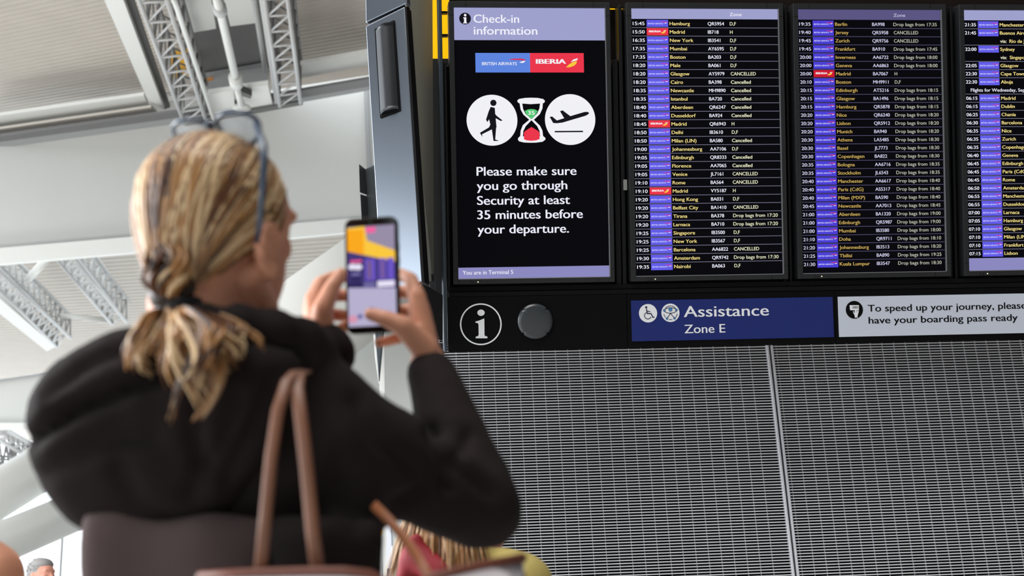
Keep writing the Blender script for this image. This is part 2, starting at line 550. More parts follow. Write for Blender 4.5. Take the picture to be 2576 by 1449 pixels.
ROWS3 = [('19:35', 'B', 'Berlin', 'BA998', D + '17:35'), ('19:40', 'B', 'Jersey', 'QR5958', XX), ('19:45', 'B', 'Zurich', 'QR9756', XX),
 ('19:45', 'B', 'Frankfurt', 'BA910', D + '17:45'), ('20:00', 'B', 'Inverness', 'AA6722', D + '18:00'), ('20:00', 'B', 'Geneva', 'AA6863', D + '18:00'),
 ('20:00', 'I', 'Madrid', 'BA7067', 'H'), ('20:10', 'B', 'Boston', 'MH9911', 'D,F'), ('20:15', 'B', 'Edinburgh', 'AT5216', D + '18:15'),
 ('20:15', 'B', 'Glasgow', 'BA1496', D + '18:15'), ('20:15', 'B', 'Hamburg', 'QR5878', D + '18:15'), ('20:20', 'B', 'Nice', 'QR6240', D + '18:20'),
 ('20:20', 'B', 'Lisbon', 'QR5912', D + '18:20'), ('20:20', 'B', 'Munich', 'BA940', D + '18:20'), ('20:30', 'B', 'Athens', 'LA5485', D + '18:30'),
 ('20:30', 'B', 'Basel', 'JL7773', D + '18:30'), ('20:30', 'B', 'Copenhagen', 'BA822', D + '18:30'), ('20:35', 'B', 'Bologna', 'AA6716', D + '18:35'),
 ('20:35', 'B', 'Stockholm', 'JL6543', D + '18:35'), ('20:40', 'B', 'Manchester', 'AA6617', D + '18:40'), ('20:40', 'B', 'Paris (CdG)', 'AS5317', D + '18:40'),
 ('20:40', 'B', 'Milan (MXP)', 'BA590', D + '18:40'), ('20:45', 'B', 'Newcastle', 'AA7013', D + '18:45'), ('21:00', 'B', 'Aberdeen', 'BA1320', D + '19:00'),
 ('21:00', 'B', 'Edinburgh', 'QR5987', D + '19:00'), ('21:00', 'B', 'Mumbai', 'IB3580', D + '18:00'), ('21:10', 'B', 'Doha', 'QR9711', D + '18:10'),
 ('21:20', 'B', 'Johannesburg', 'IB3513', D + '18:20'), ('21:25', 'B', 'Tbilisi', 'BA890', D + '19:25'), ('21:30', 'B', 'Kuala Lumpur', 'IB3547', D + '18:30')]
F4 = lambda t, c: (t, 'B', c, '', '')
ROWS4 = [F4('21:35', 'Manchester'), F4('21:45', 'Buenos Aires'), ('via', 'Rio de Janeiro'), F4('22:00', 'Sydney'), ('via', 'Singapore'), F4('22:05', 'Glasgow'),
 F4('22:30', 'Cape Town'), F4('22:30', 'Abuja'), ('note', 'Flights for Wednesday, Sept'), F4('06:15', 'Madrid'), F4('06:15', 'Dublin'), F4('06:25', 'Chania'),
 F4('06:30', 'Barcelona'), F4('06:35', 'Nice'), F4('06:35', 'Zurich'), F4('06:35', 'Copenhagen'), F4('06:40', 'Geneva'), F4('06:45', 'Edinburgh'),
 F4('06:45', 'Paris (CdG)'), F4('06:45', 'Rome'), F4('06:50', 'Amsterdam'), F4('06:55', 'Manchester'), F4('06:55', 'Dusseldorf'), F4('07:00', 'Larnaca'),
 F4('07:05', 'Hamburg'), F4('07:10', 'Glasgow'), F4('07:10', 'Milan (LIN)'), F4('07:10', 'Frankfurt'), F4('07:15', 'Lisbon')]
flight_board(1, 'departures screen whose first row is the 15:45 to Hamburg', ROWS2, cap=1)
flight_board(2, 'dimmer departures screen whose first row is the 19:35 to Berlin', ROWS3, dim=True, cap=1)
flight_board(3, 'departures screen cut by the frame, starting with the 21:35 to Manchester', ROWS4, foot=True)

# ---- the check-in information screen
root, scr, f = display(0, 'information_display', 'upright screen reading Check-in information with walker, hourglass and plane symbols', None)


def q0(px, py):
    u, v = bp(px, py)
    return (u - SX[0]) / SW, 1 - v / SH


def z8(zx, zy):   # reading of the photo in this screen's own coordinates
    return q0(1100 + zx / 3.623, zy / 3.623)


ASP = SH / SW
hd = MB(); rect(hd, f, 0, 0, 1, 0.1195, .001)
x, y = z8(253, 170)
disc(hd, f, x, y, 0.0385, .0016, 2, ry=0.0385 / ASP)
disc(hd, f, x + .001, y - 0.0125, 0.0085, .0022, 1, ry=0.0085 / ASP)
flat(hd, f, [(x - .012, y - .0035), (x + .008, y - .0055), (x + .0085, y + .0145), (x + .0135, y + .0155), (x + .0135, y + .018), (x - .0135, y + .018), (x - .0135, y + .0155), (x - .007, y + .0145), (x - .007, y - .0005), (x - .012, y - .0005)], .0022, 1)
a = z8(332, 207); b = z8(745, 207); text(hd, f, 'Check-in', a[0], a[1], -0.0296, width=b[0] - a[0], mi=1, w=.0016, bold=0.012)
a = z8(334, 315); b = z8(911, 315); text(hd, f, 'information', a[0], a[1], -0.0296, width=b[0] - a[0], mi=1, w=.0016, bold=0.012)
hd.build('header_bar', [E_HEAD, E_HTX, E_INK], scr)
lg = MB()
a = z8(346, 483); b = z8(847, 661); c = z8(1344, 660)
W_, H_ = b[0] - a[0], b[1] - a[1]
g = lambda p, q, w=0.0: f(a[0] + p * W_, a[1] + (1 - q) * H_, w)
rect(lg, g, 0, 0, 1, 1, .001, 0)
text(lg, g, 'BRITISH AIRWAYS', 0.12, 0.37, 0.165, width=0.635, bold=0.012, mi=1, w=.0015)
flat(lg, g, [(0.60, 0.67), (0.70, 0.715), (0.85, 0.715), (0.905, 0.68), (0.91, 0.60), (0.88, 0.62), (0.80, 0.635), (0.70, 0.645)], .0015, 2)
flat(lg, g, [(0.91, 0.60), (0.86, 0.58), (0.80, 0.52), (0.84, 0.49), (0.88, 0.50), (0.905, 0.55)], .0015, 1)
g2 = lambda p, q, w=0.0: f(b[0] + p * W_, a[1] + (1 - q) * H_, w)
rect(lg, g2, 0, 0, 0.993, 1, .001, 3)
text(lg, g2, 'IBERIA', 0.115, 0.45, 0.235, width=0.54, bold=0.045, mi=1, w=.0015)
flat(lg, g2, [(0.66, 0.26), (0.72, 0.42), (0.78, 0.52), (0.865, 0.60), (0.85, 0.44), (0.80, 0.33), (0.73, 0.27)], .0015, 4)
flat(lg, g2, [(0.75, 0.53), (0.80, 0.67), (0.88, 0.735), (0.872, 0.64), (0.82, 0.59)], .0015, 1)
lg.build('logo', [E_BAL, E_WHT, E_RIB, E_RED, E_GOLD], scr)
# walker
wk = MB()
c = z8(499, 1096); r = abs(z8(730, 1096)[0] - c[0])
disc(wk, f, c[0], c[1], r, .001, 0, 64, ry=r / ASP)
def zz(pts): return [z8(*p) for p in pts]
h = z8(511, 938); disc(wk, f, h[0], h[1], 0.0205, .0016, 1, ry=0.0205 / ASP)
flat(wk, f, zz([(487, 974), (524, 984), (528, 1040), (540, 1055), (594, 1098), (580, 1104), (532, 1078), (540, 1160), (528, 1164), (496, 1182), (484, 1140), (472, 1088), (456, 1114), (444, 1090), (470, 1010)]), .0016, 1)
flat(wk, f, zz([(484, 1136), (540, 1150), (536, 1168), (528, 1272), (557, 1281), (556, 1285), (512, 1285), (497, 1180), (408, 1224), (412, 1250), (388, 1212), (396, 1206), (470, 1162)]), .00165, 1)
wk.build('walker_symbol', [E_WHT, E_INK], scr)
hg = MB()
flat(hg, f, zz([(728, 918), (745, 902), (800, 893), (855, 891), (915, 893), (965, 903), (982, 920), (975, 936), (962, 942), (958, 990), (935, 1040), (880, 1092), (935, 1145), (958, 1190), (964, 1240), (984, 1256), (986, 1272), (960, 1292), (900, 1300), (850, 1301), (790, 1299), (745, 1288), (734, 1270), (740, 1255), (756, 1240), (760, 1190), (780, 1140), (838, 1092), (785, 1045), (760, 1000), (750, 942), (735, 935)]), .001, 0)
flat(hg, f, zz([(774, 944), (850, 950), (936, 944), (930, 990), (910, 1035), (858, 1086), (805, 1040), (782, 995)]), .0016, 1)
flat(hg, f, zz([(858, 1096), (910, 1150), (932, 1195), (936, 1242), (858, 1262), (780, 1242), (784, 1195), (806, 1150)]), .0016, 1)
flat(hg, f, zz([(797, 1012), (825, 998), (855, 994), (890, 998), (914, 1012), (900, 1040), (858, 1084), (812, 1044)]), .0021, 2)
flat(hg, f, zz([(858, 1158), (920, 1195), (932, 1212), (932, 1268), (900, 1280), (858, 1284), (815, 1280), (790, 1270), (788, 1212), (800, 1195)]), .0021, 3)
a = z8(826, 1047); b = z8(886, 1047); text(hg, f, '35', a[0], a[1], -0.0145, width=b[0] - a[0], mi=0, w=.0027, bold=0.02)
hg.build('hourglass_symbol', [E_WHT, E_OFF, E_GREEN, E_RED], scr)
pl = MB()
c = z8(1211, 1090); r = abs(z8(1440, 1090)[0] - c[0])
disc(pl, f, c[0], c[1], r, .001, 0, 64, ry=r / ASP)
flat(pl, f, zz([(1024, 1066), (1046, 1062), (1090, 1098), (1156, 1078), (1118, 1014), (1142, 1006), (1212, 1059), (1340, 1021), (1368, 1020), (1384, 1028), (1376, 1042), (1350, 1056), (1140, 1118), (1090, 1124), (1056, 1122)]), .0016, 1)
flat(pl, f, zz([(1070, 1194), (1328, 1192), (1328, 1205), (1070, 1207)]), .0016, 1)
pl.build('plane_symbol', [E_WHT, E_INK], scr)


def z1(zx, zy): return q0(1100 + zx / 4.025, 380 + zy / 4.025)


for body, xa, xb, yb in (('Please make sure', 400, 1408, 250), ('you go through', 402, 1315, 395), ('Security at least', 405, 1342, 545), ('35 minutes before', 407, 1472, 690), ('your departure.', 410, 1332, 837)):
    a = z1(xa, yb); b = z1(xb, yb - 5)
    tx = MB(); text(tx, f, body, a[0], a[1], -0.0322, width=b[0] - a[0], w=.001, bold=0.016); tx.build('lettering', E_TIME, scr)
ft = MB(); a = z1(215, 1182); rect(ft, f, 0, a[1], 1, 1, .001)
a = z1(258, 1252); b = z1(768, 1247); text(ft, f, 'You are in Terminal 5', a[0], a[1], -0.0145, width=b[0] - a[0], mi=1, w=.0016, bold=0.008)
ft.build('footer_bar', [E_FOOT, E_HTX], scr)

# ------------------------------------------------------------------ housing that carries the screens
B = lambda a, c, w=0.0: bw(a, c, w)
hs = thing('board_housing', 'black steel housing with upright posts behind the row of screens', 'display housing', bw(1.4, -0.06, -0.1), BROT)
ue = bp(1126, 400)[0]
EX = 2.98
b = MB(); slab(b, B, ue - 0.006, -0.25, EX, SH * 0.80, -0.11, -0.09); b.build('back_plate', M_BLACK, hs)
b = MB(); slab(b, B, ue + .02, SH + 0.016, EX, SH + 0.34, -0.07, -0.05); b.build('header_plate', mat('reflected_yellow_header', (26, 17, 12), 0.5, spec=0.25), hs)  # brown tint is the yellow sign's reflection put into the colour
b = MB(); slab(b, B, 0.915, SH * 0.80, EX, SH + 0.016, -0.11, -0.09); b.build('upper_plate', mat('reflected_yellow_plate', (30, 20, 14), 0.5, spec=0.3), hs)  # reflected yellow painted into this plate too
for (pa, pb) in ((1546, 1562), (1563, 1575), (1968, 1981), (1984, 1993), (2388, 2398), (2402, 2411)):
    ua = bp(pa, 400)[0]; ub = bp(pb, 400)[0]
    b = MB(); slab(b, B, ua + .002, -0.04, ub - .002, SH + (0.02 if pa > 1562 else -0.19), -0.09, -0.02)
    b.build('post', M_BLACK, hs, 0.002)
b = MB()
q4 = [bp(1101, 0, .02), bp(1111, 0, .02), bp(1126.5, 884, .02), bp(1117, 884, .02)]
k4 = 0.12
q4[0] = (q4[0][0] - (q4[3][0] - q4[0][0]) * k4, SH + .17); q4[1] = (q4[1][0] - (q4[2][0] - q4[1][0]) * k4, SH + .17)
b.prism([bw(a, c, .02) for a, c in q4], BN * -.08); b.build('end_post', M_POST, hs, 0.003)
b = MB(); slab(b, B, bp(1121, 450, 0.02)[0] + .002, -0.045, bp(1121, 450, .02)[0] + 0.012, SH * .80, -0.09, 0.0); b.build('post', M_BLACK, hs, 0.002)
for vv in (SH * .99, SH * .905):
    b = MB(); slab(b, B, bp(1108, 100, 0)[0], vv - .004, bp(1128, 100, 0)[0], vv + .004, -.06, -.03); b.build('tie_bar', M_BLACK, hs)
for (v0, v1, w) in ((-0.047, -0.030, 0.004), (-0.066, -0.050, 0.016)):
    b = MB(); slab(b, B, ue, v0, EX, v1, -0.09, w); b.build('rail', M_RAIL, hs)
# small printed sticker in the gap beside the second screen
st = MB(); c0 = bp(1573, 465, -0.015)
slab(st, B, c0[0] - 0.007, c0[1] - 0.02, c0[0] + 0.007, c0[1] + 0.02, -0.02, -0.015)
st.build('sticker', mat('pale_sticker', (150, 150, 146), 0.5), hs)

# lit yellow sign behind the board
ys = thing('yellow_sign', 'lit yellow sign showing in the gaps beside the check-in screen', 'sign', bw(0.55, SH * 0.79, -0.3), BROT)
yp = lambda px, py: bp(px, py, -0.22)
a = yp(1086, 148); c = yp(1600, 148)
b = MB(); slab(b, B, a[0], a[1], c[0], SH + 0.45, -0.25, -0.22); b.build('face', M_YSIGN, ys)
b = MB(); slab(b, B, a[0] - .01, a[1] - 0.03, c[0], a[1] - .001, -0.27, -0.21); b.build('frame', M_BEZEL, ys)

# ------------------------------------------------------------------ sign fascia under the screens
T2 = TILT - math.radians(2.6)
SO = bw(0, -0.068, 0.016)
SUP = V((0, -math.sin(T2), math.cos(T2))); SN = V((0, -math.cos(T2), -math.sin(T2)))
SROT = Matrix((BX, SUP, SN)).transposed()


def sw(u, v, w=0.0):
    return SO + BX * u + SUP * v + SN * w


def sp(px, py, w=0.0):
    q = hit(px, py, SO + SN * w, SN) - SO
    return q.dot(BX), q.dot(SUP)


S = sw
uL = sp(1127, 800)[0]; uM = sp(1578, 800)[0]; vB = sp(1127, 886)[1]
info = thing('information_sign', 'black sign panel with white circled i and grey round cover', 'sign', sw((uL + uM) / 2, vB, -0.02), SROT)
b = MB(); slab(b, S, uL, vB, uM - 0.0015, 0, -0.04, 0); b.build('panel', M_SIGNK, info, 0.001)
iz = lambda x, y: sp(1080 + x / 4.77, 680 + y / 4.77)
sg = MB(); c = iz(618, 647); R_ = (iz(868, 647)[0] - iz(368, 647)[0]) / 2
ring(sg, S, c[0], c[1], R_ - .0025, .0052, .001)
p = iz(620, 509); disc(sg, S, p[0], p[1], 0.0137, .001, ry=0.0118)
flat(sg, S, [iz(*t) for t in ((553, 615), (600, 602), (657, 577), (660, 600), (662, 775), (668, 788), (696, 794), (696, 816), (557, 816), (557, 796), (582, 790), (592, 775), (590, 650), (582, 634), (553, 628))], .001)
sg.build('i_symbol', M_SIGNW, info)
cv = MB(); c = iz(1268, 612); r = (iz(1478, 612)[0] - iz(1060, 612)[0]) / 2
pts = []
for k in range(96):
    an = 2 * PI * k / 96; rr = r
    for nc in (PI * .25, PI * .75, PI * 1.25, PI * 1.75):
        if abs((an - nc + PI) % (2 * PI) - PI) < 0.06: rr = r * 0.83
    pts.append((c[0] + rr * math.cos(an), c[1] + rr * math.sin(an)))
n = len(pts)
vs = [S(a, b_, 0.0) for a, b_ in pts] + [S(a, b_, 0.009) for a, b_ in pts] + [S(c[0] + r * .80 * math.cos(2 * PI * k / 96), c[1] + r * .80 * math.sin(2 * PI * k / 96), 0.0125) for k in range(96)] + [S(c[0] + r * .4 * math.cos(2 * PI * k / 96), c[1] + r * .4 * math.sin(2 * PI * k / 96), 0.0145) for k in range(96)]
fs = []
for L in range(3):
    for k in range(n):
        k2 = (k + 1) % n
        fs.append([L * n + k, L * n + k2, (L + 1) * n + k2, (L + 1) * n + k])
fs.append([3 * n + k for k in range(n)])
cv.add(vs, fs, 0, True)
cov = cv.build('cover_plate', M_COVER, info)
for nc in (PI * .25, PI * .75, PI * 1.25, PI * 1.75):
    s_ = MB(); a = c[0] + r * .88 * math.cos(nc); b_ = c[1] + r * .88 * math.sin(nc)
    s_.tube([S(a, b_, 0.001), S(a, b_, 0.006)], 0.0035, 12); s_.build('screw', M_LIP, cov)

# blue assistance sign
az = lambda x, y: sp(1560 + x / 4.6, 680 + y / 4.6)
vB2 = vB
carrier_u1 = sp(2102, 800)[0]
asg = thing('assistance_sign', 'dark blue sign panel reading Assistance Zone E with wheelchair symbol', 'sign', sw((uM + carrier_u1) / 2, vB, -0.02), SROT)
b = MB(); slab(b, S, uM + .0005, vB2, carrier_u1 - .0008, 0, -0.04, -0.001); b.build('backing', M_SIGNK, asg, 0.001)
pa = az(125, 350); pb = az(2475, 768)
v0, v1 = az(135, 823)[1], az(125, 350)[1]
b = MB(); slab(b, S, pa[0], v0, pb[0] - .0005, v1, -0.0005, 0.0015); pnl = b.build('panel', M_SIGNB, asg)
t_ = MB()
a = az(738, 541); b_ = az(1718, 521); text(t_, S, 'Assistance', a[0], a[1], 0.0412, width=b_[0] - a[0], w=.002, bold=0.012); t_.build('lettering', M_SIGNW, pnl); t_ = MB()
a = az(745, 729); b_ = az(1215, 718); text(t_, S, 'Zone E', a[0], a[1], 0.0322, width=b_[0] - a[0], w=.002, bold=0.012)
t_.build('lettering', M_SIGNW, pnl)
ws = MB(); c = az(322, 497); r = (az(428, 497)[0] - az(217, 497)[0]) / 2
disc(ws, S, c[0], c[1], r, .002)
k_ = r / 105.0
A = lambda x, y: (c[0] + (x - 322) * k_, c[1] - (y - 497) * k_)
h = A(302, 430); disc(ws, S, h[0], h[1], 12.5 * k_, .0026, 1, 20)
stroke(ws, S, [A(306, 452), A(312, 500), A(356, 502), A(376, 545), A(390, 541)], 11 * k_, .0026, 1)
stroke(ws, S, [A(308, 474), A(344, 478)], 9 * k_, .0027, 1)
hc = A(318, 524); ring(ws, S, hc[0], hc[1], 38 * k_, 8 * k_, .0025, 1, 40, a0=PI * 0.62, a1=PI * 1.88)
ws.build('wheelchair_symbol', [M_SIGNW, mat('sign_navy_ink', (22, 24, 58), 0.5, spec=0.2)], pnl)
es = MB(); c = az(581, 492); r = (az(686, 492)[0] - az(476, 492)[0]) / 2
disc(es, S, c[0], c[1], r, .002)
A2 = lambda x, y: (c[0] + (x - 581) * k_, c[1] - (y - 492) * k_)
ring(es, S, *A2(581, 492), 78 * k_, 7 * k_, .0025, 1, 30, a0=PI * .22, a1=PI * .78)
for (d0, d1) in ((1.05, 1.22), (1.78, 1.95), (1.42, 1.58)):
    ring(es, S, *A2(581, 492), 78 * k_, 7 * k_, .0025, 1, 16, a0=PI * d0, a1=PI * d1)
arc_t = [A2(581 + 72 * math.sin(t), 465 - 34 * (math.cos(t) - 0.1)) for t in [x * PI / 20 - PI / 2 for x in range(21)]]
arc_b = [A2(581 + 72 * math.sin(t), 462 + 34 * (math.cos(t) - 0.0)) for t in [x * PI / 20 - PI / 2 for x in range(21)]]
stroke(es, S, arc_t, 7 * k_, .0026, 1, False); stroke(es, S, arc_b, 7 * k_, .0026, 1, False)
stroke(es, S, [A2(538, 556), A2(581, 498), A2(626, 554)], 7 * k_, .0026, 1)
for (x_, y_, rr) in ((581, 455, 22), (510, 464, 14), (650, 461, 14), (538, 556, 14), (626, 554, 14)):
    p = A2(x_, y_); disc(es, S, p[0], p[1], rr * k_, .0028, 1, 20); disc(es, S, p[0], p[1], (rr - 4) * k_, .0033, 2, 20)
es.build('eye_symbol', [M_SIGNW, bpy.data.materials['sign_navy_ink'], M_SIGNL], pnl)

# white boarding pass sign
wz = lambda x, y: sp(2080 + x / 5.194, 680 + y / 5.194)
bsg = thing('boarding_pass_sign', 'white sign panel asking for the boarding pass ready', 'sign', sw(2.3, vB, -0.02), SROT)
b = MB(); slab(b, S, carrier_u1 + .0008, vB2, EX, 0, -0.04, -0.001); b.build('backing', M_SIGNK, bsg, 0.001)
b = MB(); slab(b, S, wz(141, 343)[0], v0 , EX - 0.05, v1, -0.0005, 0.0015); pnl = b.build('panel', M_SIGNP, bsg)
t_ = MB()
a = wz(536, 540); b_ = wz(2600, 500); text(t_, S, 'To speed up your journey, please', a[0], a[1], 0.0258, width=b_[0] - a[0], w=.002, bold=0.014); t_.build('lettering', M_SIGNK, pnl); t_ = MB()
a = wz(546, 697); b_ = wz(2490, 665); text(t_, S, 'have your boarding pass ready', a[0], a[1], 0.0258, width=b_[0] - a[0], w=.002, bold=0.014)
t_.build('lettering', M_SIGNK, pnl)
ps = MB(); c = wz(357, 516); r = (wz(470, 516)[0] - wz(245, 516)[0]) / 2
disc(ps, S, c[0], c[1], r, .002, 0, 48)
k2 = r / 113.0
A3 = lambda x, y: (c[0] + (x - 357) * k2, c[1] - (y - 516) * k2)
flat(ps, S, [A3(*t) for t in ((296, 456), (418, 458), (416, 526), (300, 520))], .0025, 1)
for k, x_ in enumerate((334, 341, 346, 354, 360, 366, 374, 379, 387, 394, 400)):
    ww = (3, 2, 4, 2, 3, 4, 2, 4, 3, 2, 4)[k]
    flat(ps, S, [A3(x_, 470), A3(x_ + ww, 470), A3(x_ + ww, 500), A3(x_, 500)], .003, 0)
flat(ps, S, [A3(*t) for t in ((358, 540), (366, 516), (377, 512), (384, 520), (386, 534), (412, 528), (410, 548), (396, 590), (394, 614), (358, 616), (357, 590), (350, 572), (358, 556))], .0033, 1)
for (x_, y_) in ((343, 543), (348, 560)): p = A3(x_, y_); disc(ps, S, p[0], p[1], 8 * k2, .0034, 1, 12)
stroke(ps, S, [A3(386, 534), A3(384, 552)], 3 * k2, .0036, 0, False)
ps.build('hand_with_pass_symbol', [M_SIGNK, M_SIGNW], pnl)

# ------------------------------------------------------------------ slatted grille below
YW = BO.y + 0.43
n_ = V((0, 1, 0)); pw = V((0, YW, 0))
sx_ = lambda px, py: hit(px, py, pw, n_)
seam = (sx_(1937, 873).x + sx_(1968, 1149).x + sx_(2002, 1449).x) / 3
xl = sx_(1103, 875).x
xr = 3.1
ztop = sw(0, vB, 0).z + 0.24
zbot = 0.12
pitch = 0.0114
for k, (x0, x1, lab) in enumerate(((xl, seam - 0.009, 'grey slatted metal grille under the i and Assistance signs'), (seam + 0.009, xr, 'grey slatted metal grille beyond the vertical seam, under the boarding pass sign'))):
    g = thing('slatted_grille', lab, 'grille', (0.5 * (x0 + x1), YW, zbot), None, 'slatted grilles under the board')
    m = MB(); nz = int((ztop - zbot) / pitch)
    for i in range(nz):
        z = zbot + (i + .5) * pitch
        m.box((0.5 * (x0 + x1), YW + 0.0025, z), (0.5 * (x1 - x0), 0, 0), (0, 0.0025, 0), (0, 0, 0.0021))
    m.build('slats', M_SLAT, g)
    m = MB(); nx = int((x1 - x0) / 0.0503)
    for i in range(nx):
        x_ = x0 + 0.02 + i * 0.0503
        m.box((x_, YW + 0.0095, 0.5 * (zbot + ztop)), (0.0010, 0, 0), (0, 0.004, 0), (0, 0, 0.5 * (ztop - zbot)))
    m.build('crossbars', M_SLATB, g)
    for xe in (x0, x1):
        m = MB(); m.box((xe, YW + 0.008, 0.5 * (zbot + ztop)), (0.0045, 0, 0), (0, 0.011, 0), (0, 0, 0.5 * (ztop - zbot)))
        m.build('edge_trim', M_SLAT, g, 0.001)
    m = MB(); m.box((0.5 * (x0 + x1), YW + 0.008, zbot - 0.06), (0.5 * (x1 - x0), 0, 0), (0, 0.02, 0), (0, 0, 0.06)); m.build('base_rail', M_BLACK, g)
m = MB(); m.box(((xl + xr) / 2 , YW + 0.12, 1.3), ((xr - xl) / 2, 0, 0), (0, 0.03, 0), (0, 0, 1.3))
structure(m.build('wall_back', M_DARKB), 'black wall behind the slatted grilles')

# ------------------------------------------------------------------ tapered end pylon left of the board
M_PYL = mat('satin_pylon_metal', (162, 170, 182), 0.2, metal=0.97)
M_PYS = mat('olive_grey_side', (165, 165, 153), 0.6, spec=0.2)
M_GRL = mat('black_speaker_mesh', (44, 46, 50), 0.35, metal=0.4)
M_FIN = mat('slate_fin', (70, 78, 84), 0.4, metal=0.3)
# face plane: upright, turned towards the open hall on the left
p0 = P(1040, 400, 4.62)
nf = V((-0.50, -0.866, 0.0)).normalized()
fp = lambda px, py: hit(px, py, p0, nf)
py_ = thing('end_pylon', 'satin metal tapered pylon with black speaker strip beside the check-in screen', 'pylon', fp(1000, 708))
dn = -nf * 0.03
b = MB(); b.prism([fp(920, 66), fp(1017, 17), fp(1062, 707), fp(960, 742)], dn)
face = b.build('face_panel', M_PYL, py_, 0.003)
b = MB(); b.prism([fp(918, -60), fp(1024, -60), fp(1023, 8), fp(920, 57)], dn); b.build('upper_panel', M_PYL, py_, 0.003)
b = MB(); b.prism([fp(921, 62) + dn * .4, fp(1022, 12) + dn * .4, fp(1021, 18) + dn * .4, fp(921, 67) + dn * .4], dn * .5); b.build('shadow_gap', M_DARKB, py_)
# side of the pylon running back to the board
back = bw(bp(1090, 300)[0], 0.5, -0.12)
side = [fp(1018, -60) + dn, fp(1019, 15) + dn, fp(1040, 330) + dn, fp(1062, 707) + dn]
sd = V((0.14, 0.62, 0))
b = MB(); b.prism([fp(1022, -60), fp(1019, 15), fp(1066, 707), P(1089, 707, 5.0), P(1085, -60, 5.0)], V((0.004, 0.002, 0)))
b.build('side_panel', M_PYS, py_)
b = MB()
for k in range(1):
    b.prism([fp(1019, 17) - dn * .05, fp(1023, 17) - dn * .05, fp(1068, 709) - dn * .05, fp(1062, 709) - dn * .05], dn * 1.2)
b.build('edge_seal', M_DARKB, py_)
# speaker strip: bowed grille in a recess
g = MB()
rec = [fp(944, 75), fp(993, 52), fp(1008, 279), fp(958, 298)]
g.prism([q - nf * -.002 for q in rec], -dn * .12)
sr = g.build('speaker_recess', M_DARKB, face)
g = MB(); vs = []; fs = []
N1, N2 = 14, 24
tl, tr, br, bl = fp(948, 79), fp(991, 58), fp(1005, 276), fp(960, 292)
for j in range(N2 + 1):
    t = j / N2
    l = tl.lerp(bl, t); r_ = tr.lerp(br, t)
    for i in range(N1 + 1):
        s = i / N1
        vs.append(l.lerp(r_, s) + nf * (0.008 + 0.020 * math.sin(PI * s)))
for j in range(N2):
    for i in range(N1):
        a = j * (N1 + 1) + i; fs.append([a, a + 1, a + N1 + 2, a + N1 + 1])
o_ = len(vs)
fs.append([i for i in range(N1 + 1)]); fs.append([N2 * (N1 + 1) + i for i in range(N1 + 1)][::-1])
g.add(vs, fs, 0, True); g.build('speaker_grille', M_GRL, face)
# bracket and black joint between pylon and board foot
b = MB(); b.prism([P(1062, 712, 4.72), P(1112, 742, 4.78), P(1112, 858, 4.80), P(1090, 850, 4.78), P(1078, 800, 4.75), P(1050, 745, 4.72)], CF * 0.05)
b.build('bracket', M_BLACK, py_, 0.003)
b = MB(); b.prism([P(1076, 690, 4.86), P(1092, 690, 4.86), P(1103, 866, 4.86), P(1098, 866, 4.86)], CF * 0.03); b.build('bracket', M_BEZEL, py_, 0.002)
b = MB(); b.prism([P(1040, 160, 5.06), P(1112, 160, 5.06), P(1118, 800, 5.06), P(1066, 760, 5.06)], CF * 0.06); b.build('filler_panel', M_BLACK, py_)
# leg that takes the pylon down to the floor, behind the grille's end
b = MB()
lb = P(1098, 850, 5.0)
b.box((lb.x, lb.y + .1, lb.z / 2), (0.03, 0, 0), (0, 0.03, 0), (0, 0, lb.z / 2)); b.build('leg', M_BLACK, py_)

# second pylon further off: dark fin with an angled return, tapering to a point
fd = 7.2
fin = thing('far_pylon', 'dark slate fin of the next pylon, tapering to a point behind the phone', 'pylon', P(945, 960, fd))
b = MB(); b.prism([P(916, 426, fd), P(946, 412, fd), P(980, 700, fd), P(968, 800, fd), P(953, 962, fd), P(940, 800, fd)], CF * 0.05); b.build('face_panel', M_FIN, fin, 0.004)
b = MB(); b.prism([P(903, 412, fd - .1), P(917, 423, fd - .02), P(922, 490, fd - .02), P(905, 484, fd - .1)], CF * 0.03); b.build('return_panel', M_FIN, fin, 0.003)
b = MB(); b.prism([P(906, 488, fd - .1), P(922, 493, fd - .02), P(934, 700, fd - .02), P(918, 700, fd - .1)], CF * 0.03); b.build('return_panel', M_FIN, fin, 0.003)
b = MB(); b.prism([P(939, 840, fd + .08), P(967, 840, fd + .08), P(968, 990, fd + .08), P(952, 962, fd + .08), P(943, 900, fd + .08)], CF * 0.02); b.build('white_edge', M_WHITE, fin)
pt = P(960, 975, fd + .1)
b = MB(); b.box((pt.x, pt.y + .05, pt.z / 2 + .1), (0.012, 0, 0), (0, 0.012, 0), (0, 0, pt.z / 2 + .1)); b.build('stem', M_WHITE, fin)

# ------------------------------------------------------------------ roof of the hall
v1 = (P(849, 1078, 1) - EYE); v2 = (P(-4770, 1065, 1) - EYE)
NU = v1.cross(v2).normalized()
if NU.z < 0: NU = -NU
PU = P(400, 250, 22)
E1 = v1.normalized(); E2 = -v2.normalized()


def up_(px, py, lift=0.0):
    return hit(px, py, PU + NU * lift, NU)


def deckmesh(c0, nrow, spacing, length, dirr, along, nrm, depth):
    m = MB(); vs = []; fs = []
    prof = [(0, 0), (.45, 0), (.55, 1), (.95, 1)]
    rows = []
    for i in range(nrow):
        for (a, h) in prof:
            p = c0 + along * ((i + a) * spacing) + nrm * (h * depth)
            rows.append((p, p + dirr * length))
    for a, b_ in rows: vs += [a, b_]
    for i in range(len(rows) - 1):
        fs.append([2 * i, 2 * i + 1, 2 * i + 3, 2 * i + 2])
    m.add(vs, fs)
    return m


